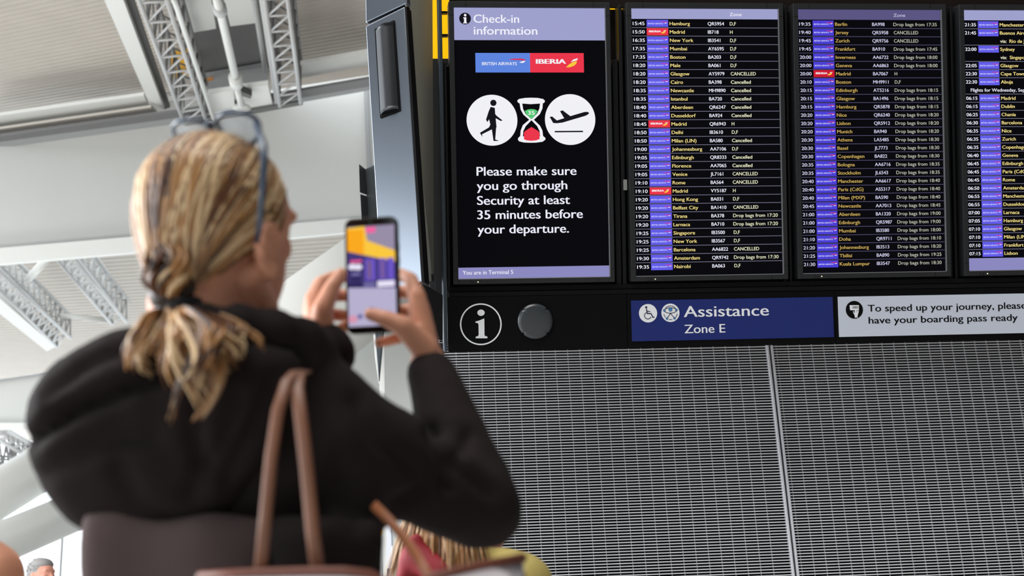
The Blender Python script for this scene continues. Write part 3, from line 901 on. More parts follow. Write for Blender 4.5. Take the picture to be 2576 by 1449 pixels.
# corrugated deck of the near bay: ridges run across, along E2
c0 = up_(-260, 372, 0.9)
EB = (c0 - up_(-190, 400, 0.9)).normalized()
al = (up_(-420, -200, 0.9) - up_(-260, 372, 0.9)).normalized()
m = deckmesh(up_(-300, 378, 0.9), 92, 0.20, 26, E2, -E1, NU, 0.03)
structure(m.build('ceiling', M_ROOF), 'grey corrugated roof deck of the near bay')


def beam(name, pts, thick, m, lift=0.0, label=None):
    b = MB(); b.prism([up_(x, y, lift) for x, y in pts], NU * thick)
    o = b.build(name, m)
    return structure(o, label)


beam('trim_1', [(236, -60), (288, -60), (413, 276), (370, 248)], 0.08, M_WHITE, 0, 'wide white roof beam running away beside the catwalk')
beam('trim_2', [(-80, 302), (362, 240), (374, 268), (-80, 336)], 0.06, M_WHITE, 0.1, 'white cross beam at the end of the near roof bay')
beam('trim_3', [(746, 164), (960, 126), (960, 158), (752, 198)], 0.06, M_WHITE, 0.1, 'white cross beam between catwalk and pylon')
beam('trim_4', [(-80, 336), (380, 270), (395, 284), (-80, 350)], 0.04, M_ROOF, -0.05, 'pale ledge under the cross beam')
beam('trim_5', [(-80, 354), (470, 277), (960, 193), (960, 212), (470, 293), (-80, 368)], 0.04, M_DUCT, -0.2, 'dark rail along the bay end')
beam('trim_6', [(-80, 369), (470, 294), (960, 213), (960, 222), (470, 308), (-80, 384)], 0.04, M_MID, -0.15, 'grey pipe rail along the bay end')
beam('trim_7', [(286, -60), (316, -60), (428, 270), (413, 276)], 0.04, M_GUT, 0.15, 'dark gutter beside the white beam')
beam('trim_8', [(462, 306), (758, 256), (762, 264), (466, 318)], 0.04, M_GUT, -0.36, 'dark end angle of the catwalk')

# catwalk between the two trusses
def cat_panel(name, pts, m, lift, label, cat='ceiling panel', th=0.08):
    b = MB(); b.prism([up_(x / 2.576, y / 2.576, lift) for x, y in pts], NU * th)
    return tag(b.build(name, m), label, cat)


cat_panel('recess_panel', [(1130, -60), (1720, -60), (1745, 440), (1345, 520)], M_DUCT, 0.7, 'dark grey recessed panel between the twin trusses')
cat_panel('recess_panel', [(1330, 500), (1730, 430), (1745, 560), (1345, 620)], M_MID, 0.6, 'mid grey recessed panel below the dark one on the catwalk')
cat_panel('ceiling_panel', [(1150, -40), (1362, -40), (1400, 186), (1232, 215)], M_WHITE, 0.3, 'white panel on the catwalk, near the photo top, beside the left truss')
cat_panel('ceiling_panel', [(1440, -40), (1650, -40), (1655, 150), (1492, 171)], M_WHITE, 0.3, 'white panel on the catwalk, near the photo top, beside the right truss')
cat_panel('ceiling_panel', [(1345, 612), (1515, 588), (1522, 722), (1372, 770)], M_WHITE, -0.32, 'white panel at the catwalk end, left of the centre rod')
cat_panel('ceiling_panel', [(1545, 578), (1738, 553), (1768, 690), (1720, 704), (1700, 690), (1660, 712), (1602, 706)], M_WHITE, -0.32, 'white notched panel at the catwalk end, right of the centre rod')
cat_panel('yellow_box', [(1108, 440), (1212, 428), (1220, 488), (1118, 506)], M_YEL, 0.4, 'small yellow box seen through the left lattice truss', 'box', 0.3)
cat_panel('orange_tag', [(1338, 516), (1380, 508), (1384, 520), (1342, 528)], mat('orange_tag_paint', (205, 130, 40), 0.5), 0.5, 'tiny orange tag beside the centre rod', 'tag', 0.03)


def truss(name, label, L0, L1, R0, R1, lift, n, cr, depth, m, md, on=up_, nrm=None, group=None):
    """box lattice truss: two lower chords seen from below, two upper chords, lacing between"""
    nrm = nrm or NU
    a0, a1, b0, b1 = on(*L0, lift), on(*L1, lift), on(*R0, lift), on(*R1, lift)
    # make the two chords parallel and equally long
    t = thing(name, label, 'truss', a1, None, group)
    sd_ = nrm * depth
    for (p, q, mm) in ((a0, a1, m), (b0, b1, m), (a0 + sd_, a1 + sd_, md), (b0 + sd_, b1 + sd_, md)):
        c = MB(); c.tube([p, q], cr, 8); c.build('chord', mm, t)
    lc = MB(); ld = MB()
    for i in range(n):
        f0, f1 = i / n, (i + 1) / n
        pa, pb = a0.lerp(a1, f0), b0.lerp(b1, f0)
        qa, qb = a0.lerp(a1, f1), b0.lerp(b1, f1)
        lc.tube([pa, pb], cr * .55, 6)
        lc.tube([pb, qa], cr * .55, 6)
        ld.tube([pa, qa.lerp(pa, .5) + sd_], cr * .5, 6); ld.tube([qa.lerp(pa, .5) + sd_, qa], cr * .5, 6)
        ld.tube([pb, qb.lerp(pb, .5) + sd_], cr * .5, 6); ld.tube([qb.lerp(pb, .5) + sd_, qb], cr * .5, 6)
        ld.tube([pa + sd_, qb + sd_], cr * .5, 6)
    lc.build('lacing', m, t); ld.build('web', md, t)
    return t


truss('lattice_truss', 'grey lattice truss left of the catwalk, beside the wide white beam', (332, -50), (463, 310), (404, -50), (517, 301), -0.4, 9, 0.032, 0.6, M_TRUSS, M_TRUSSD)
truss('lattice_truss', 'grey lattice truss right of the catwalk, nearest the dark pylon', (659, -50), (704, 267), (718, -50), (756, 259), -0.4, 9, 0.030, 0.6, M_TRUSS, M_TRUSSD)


def rod(name, label, pts, r, m, lift, cat='rod', extra=None):
    b = MB(); b.tube([up_(x / 2.576, y / 2.576, lift) for x, y in pts], r, 10)
    return tag(b.build(name, m), label, cat)


rod('hanger_tube', 'thin white tube just inside the left truss', [(1105, -60), (1140, 30), (1385, 770)], 0.035, M_WHITE, -0.42, 'tube')
rod('hanger_tube', 'grey tube just inside the right truss, left of two', [(1640, -60), (1720, 460)], 0.04, M_TRUSS, 0.2, 'tube')
rod('hanger_tube', 'grey tube touching the right truss, right of two', [(1690, -60), (1700, 0), (1800, 690)], 0.04, M_TRUSS, -0.3, 'tube')
cr_ = thing('centre_rod', 'white strut with round couplings down the middle of the catwalk', 'strut', up_(610, 270, -.45))
b = MB(); b.tube([up_(x / 2.576, y / 2.576, -.45) for x, y in ((1392, -60), (1425, 60), (1525, 500))], 0.055, 12); b.build('tube', M_WHITE, cr_)
b = MB(); b.tube([up_(x / 2.576, y / 2.576, -.45) for x, y in ((1524, 500), (1532, 545))], 0.10, 12); b.build('coupling', M_WHITE, cr_)
b = MB(); b.tube([up_(x / 2.576, y / 2.576, -.45) for x, y in ((1532, 545), (1562, 680))], 0.05, 12); b.build('tube', M_WHITE, cr_)
b = MB(); b.tube([up_(x / 2.576, y / 2.576, -.45) for x, y in ((1420, 40), (1428, 75))], 0.085, 12); b.build('coupling', M_TRUSS, cr_)
b = MB(); ce = up_(1566 / 2.576, 700 / 2.576, -.45); b.ball(ce, CR * .15, CF * .1, CU * .08); b.build('cup', M_WHITE, cr_)
b = MB(); b.prism([up_(x / 2.576, y / 2.576, -.45) for x, y in ((1556, 590), (1632, 622), (1624, 640), (1560, 620))], NU * .1); b.build('clip', M_GUT, cr_)

# smooth soffit panel below the bay end and the bright beam under it
SD = 25.0
def sq(name, pts, d, th, m, label):
    b = MB(); b.prism([P(x, y, d) for x, y in pts], CF * th)
    return structure(b.build(name, m), label)


structure_soffit = sq('wall_front', [(-1200, 478), (470, 246), (960, 158), (1300, 98), (1300, 535), (-1200, 722)], SD, 0.3, M_PANEL, 'smooth pale grey bulkhead between the roof bays')
sq('trim_9', [(-1200, 726), (300, 598), (1300, 515), (1300, 545), (300, 638), (-1200, 770)], SD - .3, 0.6, M_WHITE, 'bright white edge beam below the bulkhead')
# joint strip on the bulkhead near the pylon
sq('trim_10', [(915, 225), (925, 223), (936, 520), (926, 522)], SD - .1, 0.1, M_MID, 'thin grey joint on the bulkhead')

# far bay: lower corrugated deck with two more trusses
NV = (P(849, 1600, 1) - EYE).cross(P(-3000, 1500, 1) - EYE).normalized()
if NV.z < 0: NV = -NV
PV = P(200, 760, 32)


def vp(px, py, lift=0.0):
    return hit(px, py, PV + NV * lift, NV)


EV1 = (P(849, 1600, 1) - EYE).normalized()
EV2 = (vp(900, 640) - vp(0, 700)).normalized()
m = deckmesh(vp(-420, 1120, 1.6), 92, 0.36, 46, EV2, -EV1, NV, 0.022)
structure(m.build('ceiling', M_ROOF), 'grey corrugated roof deck of the far bay')
truss('lattice_truss', 'grey lattice truss in the far bay at the photo edge, beside a white beam', (-60, 668), (144, 873), (-10, 672), (177, 850), 0.0, 13, 0.05, 0.55, M_TRUSS, M_TRUSSF, vp, NV)
truss('lattice_truss', 'grey lattice truss in the far bay just behind the blonde head', (124, 628), (282, 815), (172, 628), (318, 810), 0.0, 10, 0.05, 0.55, M_TRUSS, M_TRUSSF, vp, NV)


def vbeam(name, pts, thick, m, lift, label):
    b = MB(); b.prism([vp(x, y, lift) for x, y in pts], NV * thick)
    return structure(b.build(name, m), label)


vbeam('trim_11', [(-60, 700), (-60, 742), (118, 884), (140, 872)], 0.3, M_WHITE, 0.0, 'white beam under the far bay deck')
for i, (pts, r) in enumerate((([(121, 648), (70, 703)], 0.09), ([(146, 792), (268, 806)], 0.07))):
    b = MB(); b.tube([vp(x, y, .3) for x, y in pts], r, 10)
    tag(b.build('roof_brace', M_WHITE), ('white brace from the bright beam down to the left far truss', 'white cross tube between the two far trusses')[i], 'brace')
# pale soffits and lattice lower down at the left edge
sq('trim_12', [(-120, 975), (120, 940), (120, 1075), (-120, 1062)], 27, 0.3, M_PANEL, 'pale soffit strip at the left edge')
sq('trim_13', [(-120, 972), (120, 937), (120, 942), (-120, 978)], 26.9, 0.2, M_MID, 'dark line of the pale soffit strip')
sq('trim_14', [(-120, 1064), (120, 1064), (120, 1080), (-120, 1084)], 26.8, 0.5, M_WHITE, 'white edge under the pale soffit strip')
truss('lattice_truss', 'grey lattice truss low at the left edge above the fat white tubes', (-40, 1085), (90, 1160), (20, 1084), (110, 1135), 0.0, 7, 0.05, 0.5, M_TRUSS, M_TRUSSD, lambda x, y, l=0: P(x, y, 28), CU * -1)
# fat white steel legs of the hall
for (a_, b_, da, db, r, lab) in (((-140, 1325), (330, 1040), 19, 22, 0.36, 'fat white steel tube slanting at the left edge, upper of two'),
                               ((-140, 1425), (330, 1228), 18, 21, 0.30, 'fat white steel tube slanting at the left edge, lower of two'),
                               ((520, 1010), (1010, 648), 15, 17, 0.62, 'fat white steel tube slanting behind the phone')):
    A_, B_ = P(*a_, da), P(*b_, db); t = MB(); t.tube([A_ - (B_ - A_) * (1.2 if a_[0] < 0 else .05), B_ + (B_ - A_) * (.35 if a_[0] < 0 else .8)], r, 40); tag(t.build('steel_tube', M_WHITE), lab, 'tube')
# pale wall behind the phone and the white glazed end of the hall
sq('wall_left', [(668, 742), (1120, 742), (1120, 1300), (1060, 1500), (668, 1500)], 17.5, 0.3, M_WALLW, 'pale wall behind the phone')

# glazed wall far off at the lower left: frame bars and clear panes
M_GLASS = bpy.data.materials.new('clear_glass'); M_GLASS.use_nodes = True
nt = M_GLASS.node_tree; nt.nodes.clear()
o_ = nt.nodes.new('ShaderNodeOutputMaterial'); mx = nt.nodes.new('ShaderNodeMixShader'); mx.inputs[0].default_value = 0.06
tr_ = nt.nodes.new('ShaderNodeBsdfTransparent'); gl = nt.nodes.new('ShaderNodeBsdfGlossy'); gl.inputs['Roughness'].default_value = 0.05
nt.links.new(tr_.outputs[0], mx.inputs[1]); nt.links.new(gl.outputs[0], mx.inputs[2]); nt.links.new(mx.outputs[0], o_.inputs[0])
wd = 34.0
pa, pb = P(-260, 1500, wd), P(560, 1450, wd)
ux = V((pb.x - pa.x, pb.y - pa.y, 0)); L = ux.length; ux.normalize(); un = V((-ux.y, ux.x, 0))
zt = P(100, 1322, wd).z; zb = 0.3
w1 = thing('window_1', 'tall glazed end wall, blown out white', 'window', V((pa.x, pa.y, zb)) + ux * (L / 2)); w1['kind'] = 'structure'
m = MB(); c_ = V((pa.x, pa.y, (zt + zb) / 2)) + ux * (L / 2)
m.box(c_, ux * (L / 2), un * .01, (0, 0, (zt - zb) / 2)); m.build('pane', M_GLASS, w1)
m = MB()
m.box(V((c_.x, c_.y, zt)), ux * (L / 2), un * .08, (0, 0, .05)); m.box(V((c_.x, c_.y, zb)), ux * (L / 2), un * .08, (0, 0, .05))
for k in range(5):
    q = V((pa.x, pa.y, (zt + zb) / 2)) + ux * (L * k / 4); m.box(q, ux * .02, un * .06, (0, 0, (zt - zb) / 2))
m.build('frame', M_MID, w1)

# made-up glowing column in place of a bright window and orange sign
lc = thing('window_glow_column', 'slim made-up glowing column for a bright window and orange sign, between the arm and the back', 'sign', P(976, 1449, 9))
b = MB(); b.prism([P(962, 1318, 9), P(982, 1316, 9), P(986, 1430, 9), P(965, 1430, 9)], CF * .1); b.build('window_strip', glow('bright_window_glow', (240, 244, 255), 1.0), lc)
b = MB(); b.prism([P(962, 1292, 9.02), P(983, 1292, 9.02), P(988, 1520, 9.02), P(960, 1520, 9.02)], CF * .12); b.build('post', mat('steel_blue_post', (80, 96, 130), 0.4, metal=.3), lc)
b = MB(); b.ball(P(958, 1338, 9), 0.02); b.build('orange_sign', glow('orange_sign_glow', (250, 160, 20), 1.0), lc)
q = P(974, 1520, 9.05)
b = MB(); b.box((q.x, q.y, q.z / 2), (.05, 0, 0), (0, .04, 0), (0, 0, q.z / 2)); b.build('foot', M_BEZEL, lc)

# ------------------------------------------------------------------ floor and the roof over the photographer
m = MB(); m.box((0, 10, -0.05), (45, 0, 0), (0, 45, 0), (0, 0, .05)); structure(m.build('floor', M_FLOOR), 'pale polished floor')
m = MB(); m.box((7.2, -16, 14.2), (32.8, 0, 0), (0, 20, 0), (0, 0, .2)); structure(m.build('ceiling', mat('grey_soffit', (70, 70, 72), .7)), 'grey roof over the near end of the hall')  # unseen; dark grey and edge shaped for the gradient mirrored in the pylon
M_INN = mat('dark_blocking_wall', (60, 58, 56), .7)  # unseen walls added to cut light from the right and rear
m = MB(); m.box((11, 0, 7), (.2, 0, 0), (0, 36, 0), (0, 0, 7)); structure(m.build('wall_right', M_INN), 'added dark wall that keeps light off from the right')
m = MB(); m.box((0.0, -24, 7), (11, 0, 0), (0, .2, 0), (0, 0, 7)); structure(m.build('wall_rear', M_INN), 'added dark wall that blocks sky light from behind the photographer')

# ------------------------------------------------------------------ people
M_SKIN = mat('warm_skin', (206, 146, 118), 0.5, noise_amt=0.10, nscale=30, spec=0.35)
M_SKIN2 = mat('pink_skin', (214, 150, 130), 0.5, noise_amt=0.08, nscale=20, spec=0.35)
for m_ in (M_SKIN, M_SKIN2):
    b_ = m_.node_tree.nodes['Principled BSDF']; b_.inputs['Subsurface Weight'].default_value = 0.12; b_.inputs['Subsurface Radius'].default_value = (0.02, 0.008, 0.005)
M_JACK = mat('black_jersey', (35, 29, 29), 0.85, spec=0.12, noise_amt=0.25, nscale=9)
M_JACK2 = mat('lit_black_jersey', (84, 72, 71), 0.9, spec=0.1, noise_amt=0.12, nscale=6)  # lighter copy of the jacket cloth: window light put into the colour
M_TROU = mat('dark_denim', (40, 46, 62), 0.8, noise_amt=0.1)
M_SHOE = mat('dark_shoe_leather', (40, 34, 30), 0.5)
HAIRC = [mat('hair_' + n, c, 0.42, spec=0.5) for n, c in (('ash', (142, 106, 70)), ('honey', (166, 118, 68)), ('pale', (216, 184, 142)), ('brown', (94, 58, 34)), ('dark', (44, 28, 18)))]
M_TIE = mat('black_hair_tie', (20, 20, 24), 0.5)
M_EYE = mat('eye_white', (230, 228, 224), 0.2)

ZU = V((0, 0, 1))
# -- head frame of the woman: she looks away and to the right, chin a little up
YAWH = math.radians(30)
hR = V((CR.x, CR.y, 0)).normalized(); hA = V((-hR.y, hR.x, 0))
hu0 = (CU + ZU * 0.6).normalized()
FH = (hR * math.sin(YAWH) + hA * math.cos(YAWH) + ZU * 0.16).normalized()
RH = FH.cross(hu0).normalized()
UH = RH.cross(FH).normalized()
HC = P(541, 570, 1.53)


def H(f, r, u):
    return HC + FH * f + RH * r + UH * u


wom = thing('person', 'person in black hooded jacket with blonde ponytail raising a phone to the board', 'person', (P(560, 900, 1.5).x, P(560, 900, 1.5).y, 0))
body = MB()
body.ball(H(0.005, 0, 0.012), FH * .098, RH * .075, UH * .098, 20, 14)
body.ball(H(0.046, 0, -0.045), FH * .050, RH * .056, UH * .072, 18, 12)
body.ball(H(0.062, 0, -0.092), FH * .030, RH * .030, UH * .026)            # chin
for s in (-1, 1):
    body.tube([H(0.0, s * .052, -.062), H(0.06, s * .024, -.100)], [.021, .020], 12)  # jaw
    body.ball(H(0.0, s * .052, -.062), .021)
    body.ball(H(0.060, s * .038, -.022), FH * .022, RH * .022, UH * .022)      # cheekbone
    body.ball(H(0.042, s * .042, .000), FH * .030, RH * .022, UH * .034)       # temple
    body.ball(H(0.082, s * .028, .020), FH * .018, RH * .026, UH * .012)       # brow
    # ear
    e = H(-.002, s * .079, -.036)
    body.ball(e, (FH * .021 + UH * .004), RH * .009, (UH * .036 - FH * .006), 14, 10)
    body.ball(e + RH * s * .006 - UH * .024, .009)
    for k in range(7):
        an = -0.6 + k * 0.55
        body.ball(e + RH * s * .007 + FH * (.016 * math.cos(an + 1.2)) + UH * (.029 * math.sin(an + 1.2)), .0052, nu=8, nv=6)
body.chain([H(.092, 0, .014), H(.108, 0, -.028)], [.009, .013])               # nose
for s in (-1, 1): body.ball(H(.100, s * .012, -.030), .009)
body.ball(H(.088, 0, -.058), FH * .012, RH * .025, UH * .0065); body.ball(H(.086, 0, -.070), FH * .012, RH * .021, UH * .0075)  # lips
NB = P(575, 905, 1.50)
body.chain([H(-.022, 0, -.055), H(-.03, 0, -.10), NB, NB - ZU * .08], [.056, .056, .060, .075])
# trunk, legs and upper arms under the clothes
hipz = 0.86
C0 = V((NB.x, NB.y + .06, 0))
bR = V((hR.x, hR.y, 0)); bA = V((hA.x, hA.y, 0))
body.chain([NB - ZU * .08, V((C0.x, C0.y, 1.18)), V((C0.x, C0.y, hipz + .06))], [.065, .065, .075])
for s in (-1, 1):
    body.chain([V((C0.x, C0.y, hipz + .02)) + bR * s * .085, V((C0.x, C0.y, .47)) + bR * s * .10 + bA * .01, V((C0.x, C0.y, .08)) + bR * s * .11], [.085, .055, .036])
    body.chain([V((C0.x, C0.y, .045)) + bR * s * .11 - bA * .03, V((C0.x, C0.y, .04)) + bR * s * .115 + bA * .14], [.036, .032])
# joints of both arms
RS, RE, RW = P(850, 1105, 1.50), P(1185, 1262, 1.60), P(1078, 918, 1.715)
LS, LE, LW = P(290, 1010, 1.50), P(560, 1120, 1.72), P(808, 878, 1.70)
body.chain([RS, RE], [.042, .036]); body.chain([RE, RE.lerp(RW, .4), RW], [.036, .034, .026])
body.chain([LS, LE], [.042, .036]); body.chain([LE, LE.lerp(LW, .4), LW], [.036, .034, .026])
# right hand: wrist to knuckles, four fingers hooked behind the phone, thumb over the glass
def hand(W_, K, fingers, thumb, pr=.0155):
    for k in K:
        body.chain([W_, k], [.020, pr * .80])
    for a in range(len(K) - 1):
        body.chain([K[a], K[a + 1]], [pr * .75, pr * .75])
        body.chain([W_.lerp(K[a], .55), W_.lerp(K[a + 1], .55)], [pr, pr])
    for fpts, r in fingers:
        body.chain(fpts, r)
    body.chain(*thumb)
F_ = lambda *q: [P(*p) for p in q]
hand(RW, F_((1049, 745, 1.735), (1058, 770, 1.765), (1061, 800, 1.790), (1056, 832, 1.805)),
     [(F_((1049, 745, 1.735), (1034, 702, 1.752), (1008, 690, 1.772), (975, 702, 1.776)), [.0115, .0098, .0088, .0078]),
      (F_((1058, 770, 1.765), (1036, 733, 1.795), (990, 735, 1.796), (955, 745, 1.788)), [.0118, .0100, .0090, .0080]),
      (F_((1061, 800, 1.790), (1028, 780, 1.815), (985, 785, 1.806), (950, 795, 1.792)), [.0112, .0096, .0086, .0078]),
      (F_((1056, 832, 1.805), (1012, 848, 1.812), (975, 858, 1.792), (953, 862, 1.770)), [.0100, .0086, .0078, .0072])],
     (F_((1070, 880, 1.705), (1016, 822, 1.692), (972, 802, 1.694), (932, 790, 1.702)), [.018, .0142, .0112, .0092]))
hand(LW, F_((788, 752, 1.735), (783, 778, 1.765), (792, 803, 1.785), (802, 826, 1.795)),
     [(F_((788, 752, 1.735), (806, 712, 1.762), (845, 694, 1.780), (890, 700, 1.782)), [.0112, .0098, .0088, .0080]),
      (F_((783, 778, 1.765), (812, 745, 1.795), (865, 742, 1.800), (908, 752, 1.792)), [.0115, .0100, .0090, .0080]),
      (F_((792, 803, 1.785), (830, 790, 1.810), (872, 795, 1.800), (900, 802, 1.790)), [.0110, .0096, .0088, .0080]),
      (F_((802, 826, 1.795), (832, 838, 1.795), (858, 828, 1.775), (876, 816, 1.764)), [.0100, .0088, .0082, .0076])],
     (F_((808, 842, 1.692), (812, 778, 1.684), (836, 722, 1.698), (858, 690, 1.716)), [.018, .0140, .0110, .0092]))
union(body, 'body', M_SKIN, wom, 0.0036, 4, 0.5)
for s in (-1, 1):
    e = MB(); e.ball(H(.080, s * .029, .004), .0125); e.build('eye', M_EYE, wom)

# -- hair: combed back from the hairline to a low ponytail, lock by lock
TIE = P(452, 775, 1.455)
GATH = P(436, 712, 1.445)
HO = H(-.004, 0, .008)
TC = GATH - HO
EA, EBB, EC = .102, .081, .099


def skull(d, lift=0.0):
    """point on the scalp in head-frame direction d (f, r, u)"""
    k = 1.0 / math.sqrt((d.x / (EA + lift)) ** 2 + (d.y / (EBB + lift)) ** 2 + (d.z / (EC + lift)) ** 2)
    return HO + FH * (d.x * k) + RH * (d.y * k) + UH * (d.z * k)


tie_h = V((TC.dot(FH), TC.dot(RH), TC.dot(UH))).normalized()
ax_a = -tie_h
ax_1 = V((0, 0, 1)); ax_1 = (ax_1 - ax_a * ax_1.dot(ax_a)).normalized()
ax_2 = ax_a.cross(ax_1)
if ax_2.y < 0: ax_2 = -ax_2
cap = MB()
cap.ball(H(-.006, 0, .010), FH * .088, RH * .075, UH * .090, 20, 14)
cap.chain([H(-.05, .0, -.03), H(-.07, .0, -.06).lerp(TIE, .5), TIE], [.046, .032, .016])
cap_o = union(cap, 'hair', HAIRC[4], wom, 0.005, 4)  # darkest tone under the locks, painting the shade at the nape
locks = MB()
rng = random.Random(3)
for k in range(3200):
    ph_ = rng.uniform(-PI, PI)
    a_ = abs(ph_)
    if a_ < 1.15: th0 = math.radians(14 + 8 * a_)
    elif a_ < 1.9: th0 = math.radians(23 + (a_ - 1.15) / .75 * 72)
    elif a_ < 2.35: th0 = math.radians(100)
    else: th0 = math.radians(112)
    th0 += rng.gauss(0, .05)
    if rng.random() < .55: th0 += rng.random() * .9
    if th0 > 2.7: continue
    dd_ = ax_a * math.cos(th0) + (ax_1 * math.cos(ph_) + ax_2 * math.sin(ph_)) * math.sin(th0)
    if dd_.x > -.15 and dd_.z < -.02: continue
    n = 14; pts = []
    lift = rng.uniform(-.003, .0045); wob = rng.uniform(-.10, .10); fq = rng.uniform(1, 3)
    jx, jy = rng.uniform(-.016, .016), rng.uniform(-.012, .012)
    for i in range(n + 1):
        q = i / n
        th = th0 + (PI - .05 - th0) * q
        pp = ph_ + wob * math.sin(fq * q * PI)
        d = ax_a * math.cos(th) + (ax_1 * math.cos(pp) + ax_2 * math.sin(pp)) * math.sin(th)
        p = skull(d, lift * (1 - .4 * q))
        w = max(0, (th - 1.65) / (PI - .05 - 1.65)) ** 1.35
        pts.append(p.lerp(GATH + CR * jx * 1.5 + CU * jy * 1.8, w))
    r = rng.uniform(.0013, .0034)
    rad = [r * (.45 + .55 * math.sin(PI * min(1, .12 + .80 * i / n))) for i in range(n + 1)]
    nz_ = noise.noise(V((ph_ * 2.2, 3.3, th0 * .4)))
    wts = (3, 4, 5, 1, .5) if nz_ > .12 else ((4, 4, 2, 2, 1) if nz_ > -.15 else (2, 2, 1, 4, 3))
    if a_ > 1.85: wts = (.6, .6, .1, 4, 6)  # nape locks mostly dark: shadow under the hair put into their colour
    locks.tube(pts, rad, 6, rng.choices(range(5), wts)[0], 0.42, up=pts[0] - HO)
lk = locks.build('locks', HAIRC, cap_o)
# twisted strands gathered above the tie
tw = MB()
for k in range(46):
    a0 = rng.uniform(0, 2 * PI); st = P(rng.uniform(372, 450), rng.uniform(610, 670), 1.425)
    pts = []
    for i in range(10):
        q = i / 9
        p = st.lerp(TIE, q)
        rr = .011 * math.sin(PI * q) + .006
        pts.append(p + CR * math.cos(a0 + 3.2 * q) * rr + (CU * .2 - CF) * (math.sin(a0 + 3.2 * q) * rr + .012 * math.sin(PI * q)))
    tw.tube(pts, [.002 + .0022 * math.sin(PI * i / 9) for i in range(10)], 6, rng.choices(range(5), (1, 2, 1, 4, 4))[0], .7)
tw.build('twist', HAIRC, cap_o)
tie = MB()
for k in range(3):
    c = TIE + CU * (-.004 + .007 * k) + CR * (.003 * k)
    tie.tube([c + CR * .021 * math.cos(a) + CF * .020 * math.sin(a) - CU * .004 * math.cos(a) for a in [2 * PI * i / 20 for i in range(21)]], .0065, 8)
tie.build('hair_tie', M_TIE, cap_o)
pony = MB()
for g_ in range(46):
    # each curl is a bundle of fine locks
    a = rng.uniform(0, 2 * PI); sp_ = rng.random() ** .55
    ex = 485 + 150 * sp_ * math.cos(a); ey = 1000 - 85 * abs(math.cos(a)) * sp_ - rng.uniform(0, 70); de = 1.372 + .035 * math.sin(a) * sp_
    if g_ < 4: ex, ey = 462 + 14 * g_, 1052 - 9 * g_
    mx_, my_ = 466 + 150 * sp_ * math.cos(a), 838 + rng.gauss(0, 14)
    cu, pq, fq = rng.uniform(.006, .020), rng.uniform(0, 6.3), rng.uniform(5, 8.5)
    ci = rng.choices(range(5), (2, 5, 4, 3, 1))[0]
    for k in range(9):
        e = P(ex + rng.gauss(0, 9), ey + rng.gauss(0, 14), de + rng.gauss(0, .004)); m1 = P(mx_ + rng.gauss(0, 9), my_ + rng.gauss(0, 7), 1.375 + .04 * math.sin(a) * sp_)
        pts = []
        st = TIE + CR * .013 * math.cos(a) + CF * .012 * math.sin(a)
        for i in range(15):
            q = i / 14
            p = st * (1 - q) ** 2 + m1 * (2 * q * (1 - q)) + e * q * q
            p = p + (m1 - (st + e) / 2) * (.35 * math.sin(PI * q))
            pts.append(p + CR * (cu * math.sin(pq + fq * q) * q) + CF * (cu * math.cos(pq + fq * q) * q) + CU * (.4 * cu * math.sin(pq * 2 + fq * q) * q))
        r = rng.uniform(.0017, .0036)
        mi = ci if rng.random() < .6 else rng.randrange(4)
        pony.tube(pts, [r * (.6 + .4 * math.sin(PI * min(1, .1 + i / 14.5))) * (1 if i < 12 else (15 - i) / 4) for i in range(15)], 6, mi, .7)
pony.build('ponytail', HAIRC, cap_o)

# -- black hooded jacket
jk = MB()
def eb(px, py, d, wpx, hpx, dep):
    k = d / FPX
    jk.ball(P(px, py, d), CR * (wpx * k), CF * dep, CU * (hpx * k), 24, 16)
# trunk
TB = [(575, 980, 1.50), (575, 1150, 1.48), (577, 1300, 1.46)]
for z, r1, r2 in ((1.36, .150, .100), (1.33, .158, .105), (1.25, .150, .082), (1.17, .150, .085)):
    jk.ball(V((C0.x + .008, C0.y - .01, z)), bR * r1, bA * r2, ZU * .09, 20, 12)
# yoke, shoulder and arm on the right
fill(jk, [(560, 850), (640, 832), (745, 842), (800, 880), (905, 940), (985, 1008), (1072, 1078), (1150, 1120), (1240, 1180), (1300, 1240), (1318, 1290), (1300, 1345), (1262, 1378), (1190, 1386), (1120, 1358), (1050, 1328), (985, 1292), (968, 1330), (960, 1449), (720, 1449), (650, 1320), (300, 1200), (330, 880)],
     lambda x, y: 1.50 + max(0, x - 850) / 335 * .10, 135, 24)
# lower right of the back
fill(jk, [(655, 1290), (965, 1300), (968, 1449), (970, 1560), (700, 1560)], lambda x, y: 1.385 + max(0, x - 800) / 165 * .06, 70, 22)
# forearm
fill(jk, [(1050, 1002), (1052, 945), (1072, 915), (1096, 906), (1128, 922), (1180, 992), (1232, 1085), (1282, 1172), (1316, 1260), (1300, 1345), (1200, 1380), (1120, 1330), (1090, 1200), (1072, 1078)],
     lambda x, y: 1.60 + max(0, 1262 - y) / 344 * .11, 118, 18)
# collar rolls round the neck
for k in range(14):
    a = 2 * PI * k / 14
    c = P(590, 890, 1.50) + CR * .088 * math.cos(a) + bA * .075 * math.sin(a) - CU * .012 * math.sin(a)
    jk.ball(c, .028)
LC = P(822, 872, 1.70)
RC = P(1092, 948, 1.700)
jk.chain([RS, RE], [.070, .054]); jk.chain([RE, RE.lerp(RC, .5), RC], [.054, .048, .036])
jk.chain([LS, LS.lerp(LE, .6), LE], [.075, .068, .058]); jk.chain([LE, LE.lerp(LC, .5), P(812, 888, 1.69)], [.058, .052, .040])


def seg_d(px, py, line):
    dm = 1e9
    for (x1, y1), (x2, y2) in zip(line, line[1:]):
        t = max(0, min(1, ((px - x1) * (x2 - x1) + (py - y1) * (y2 - y1)) / ((x2 - x1) ** 2 + (y2 - y1) ** 2)))
        dm = min(dm, math.hypot(px - x1 - t * (x2 - x1), py - y1 - t * (y2 - y1)))
    return dm


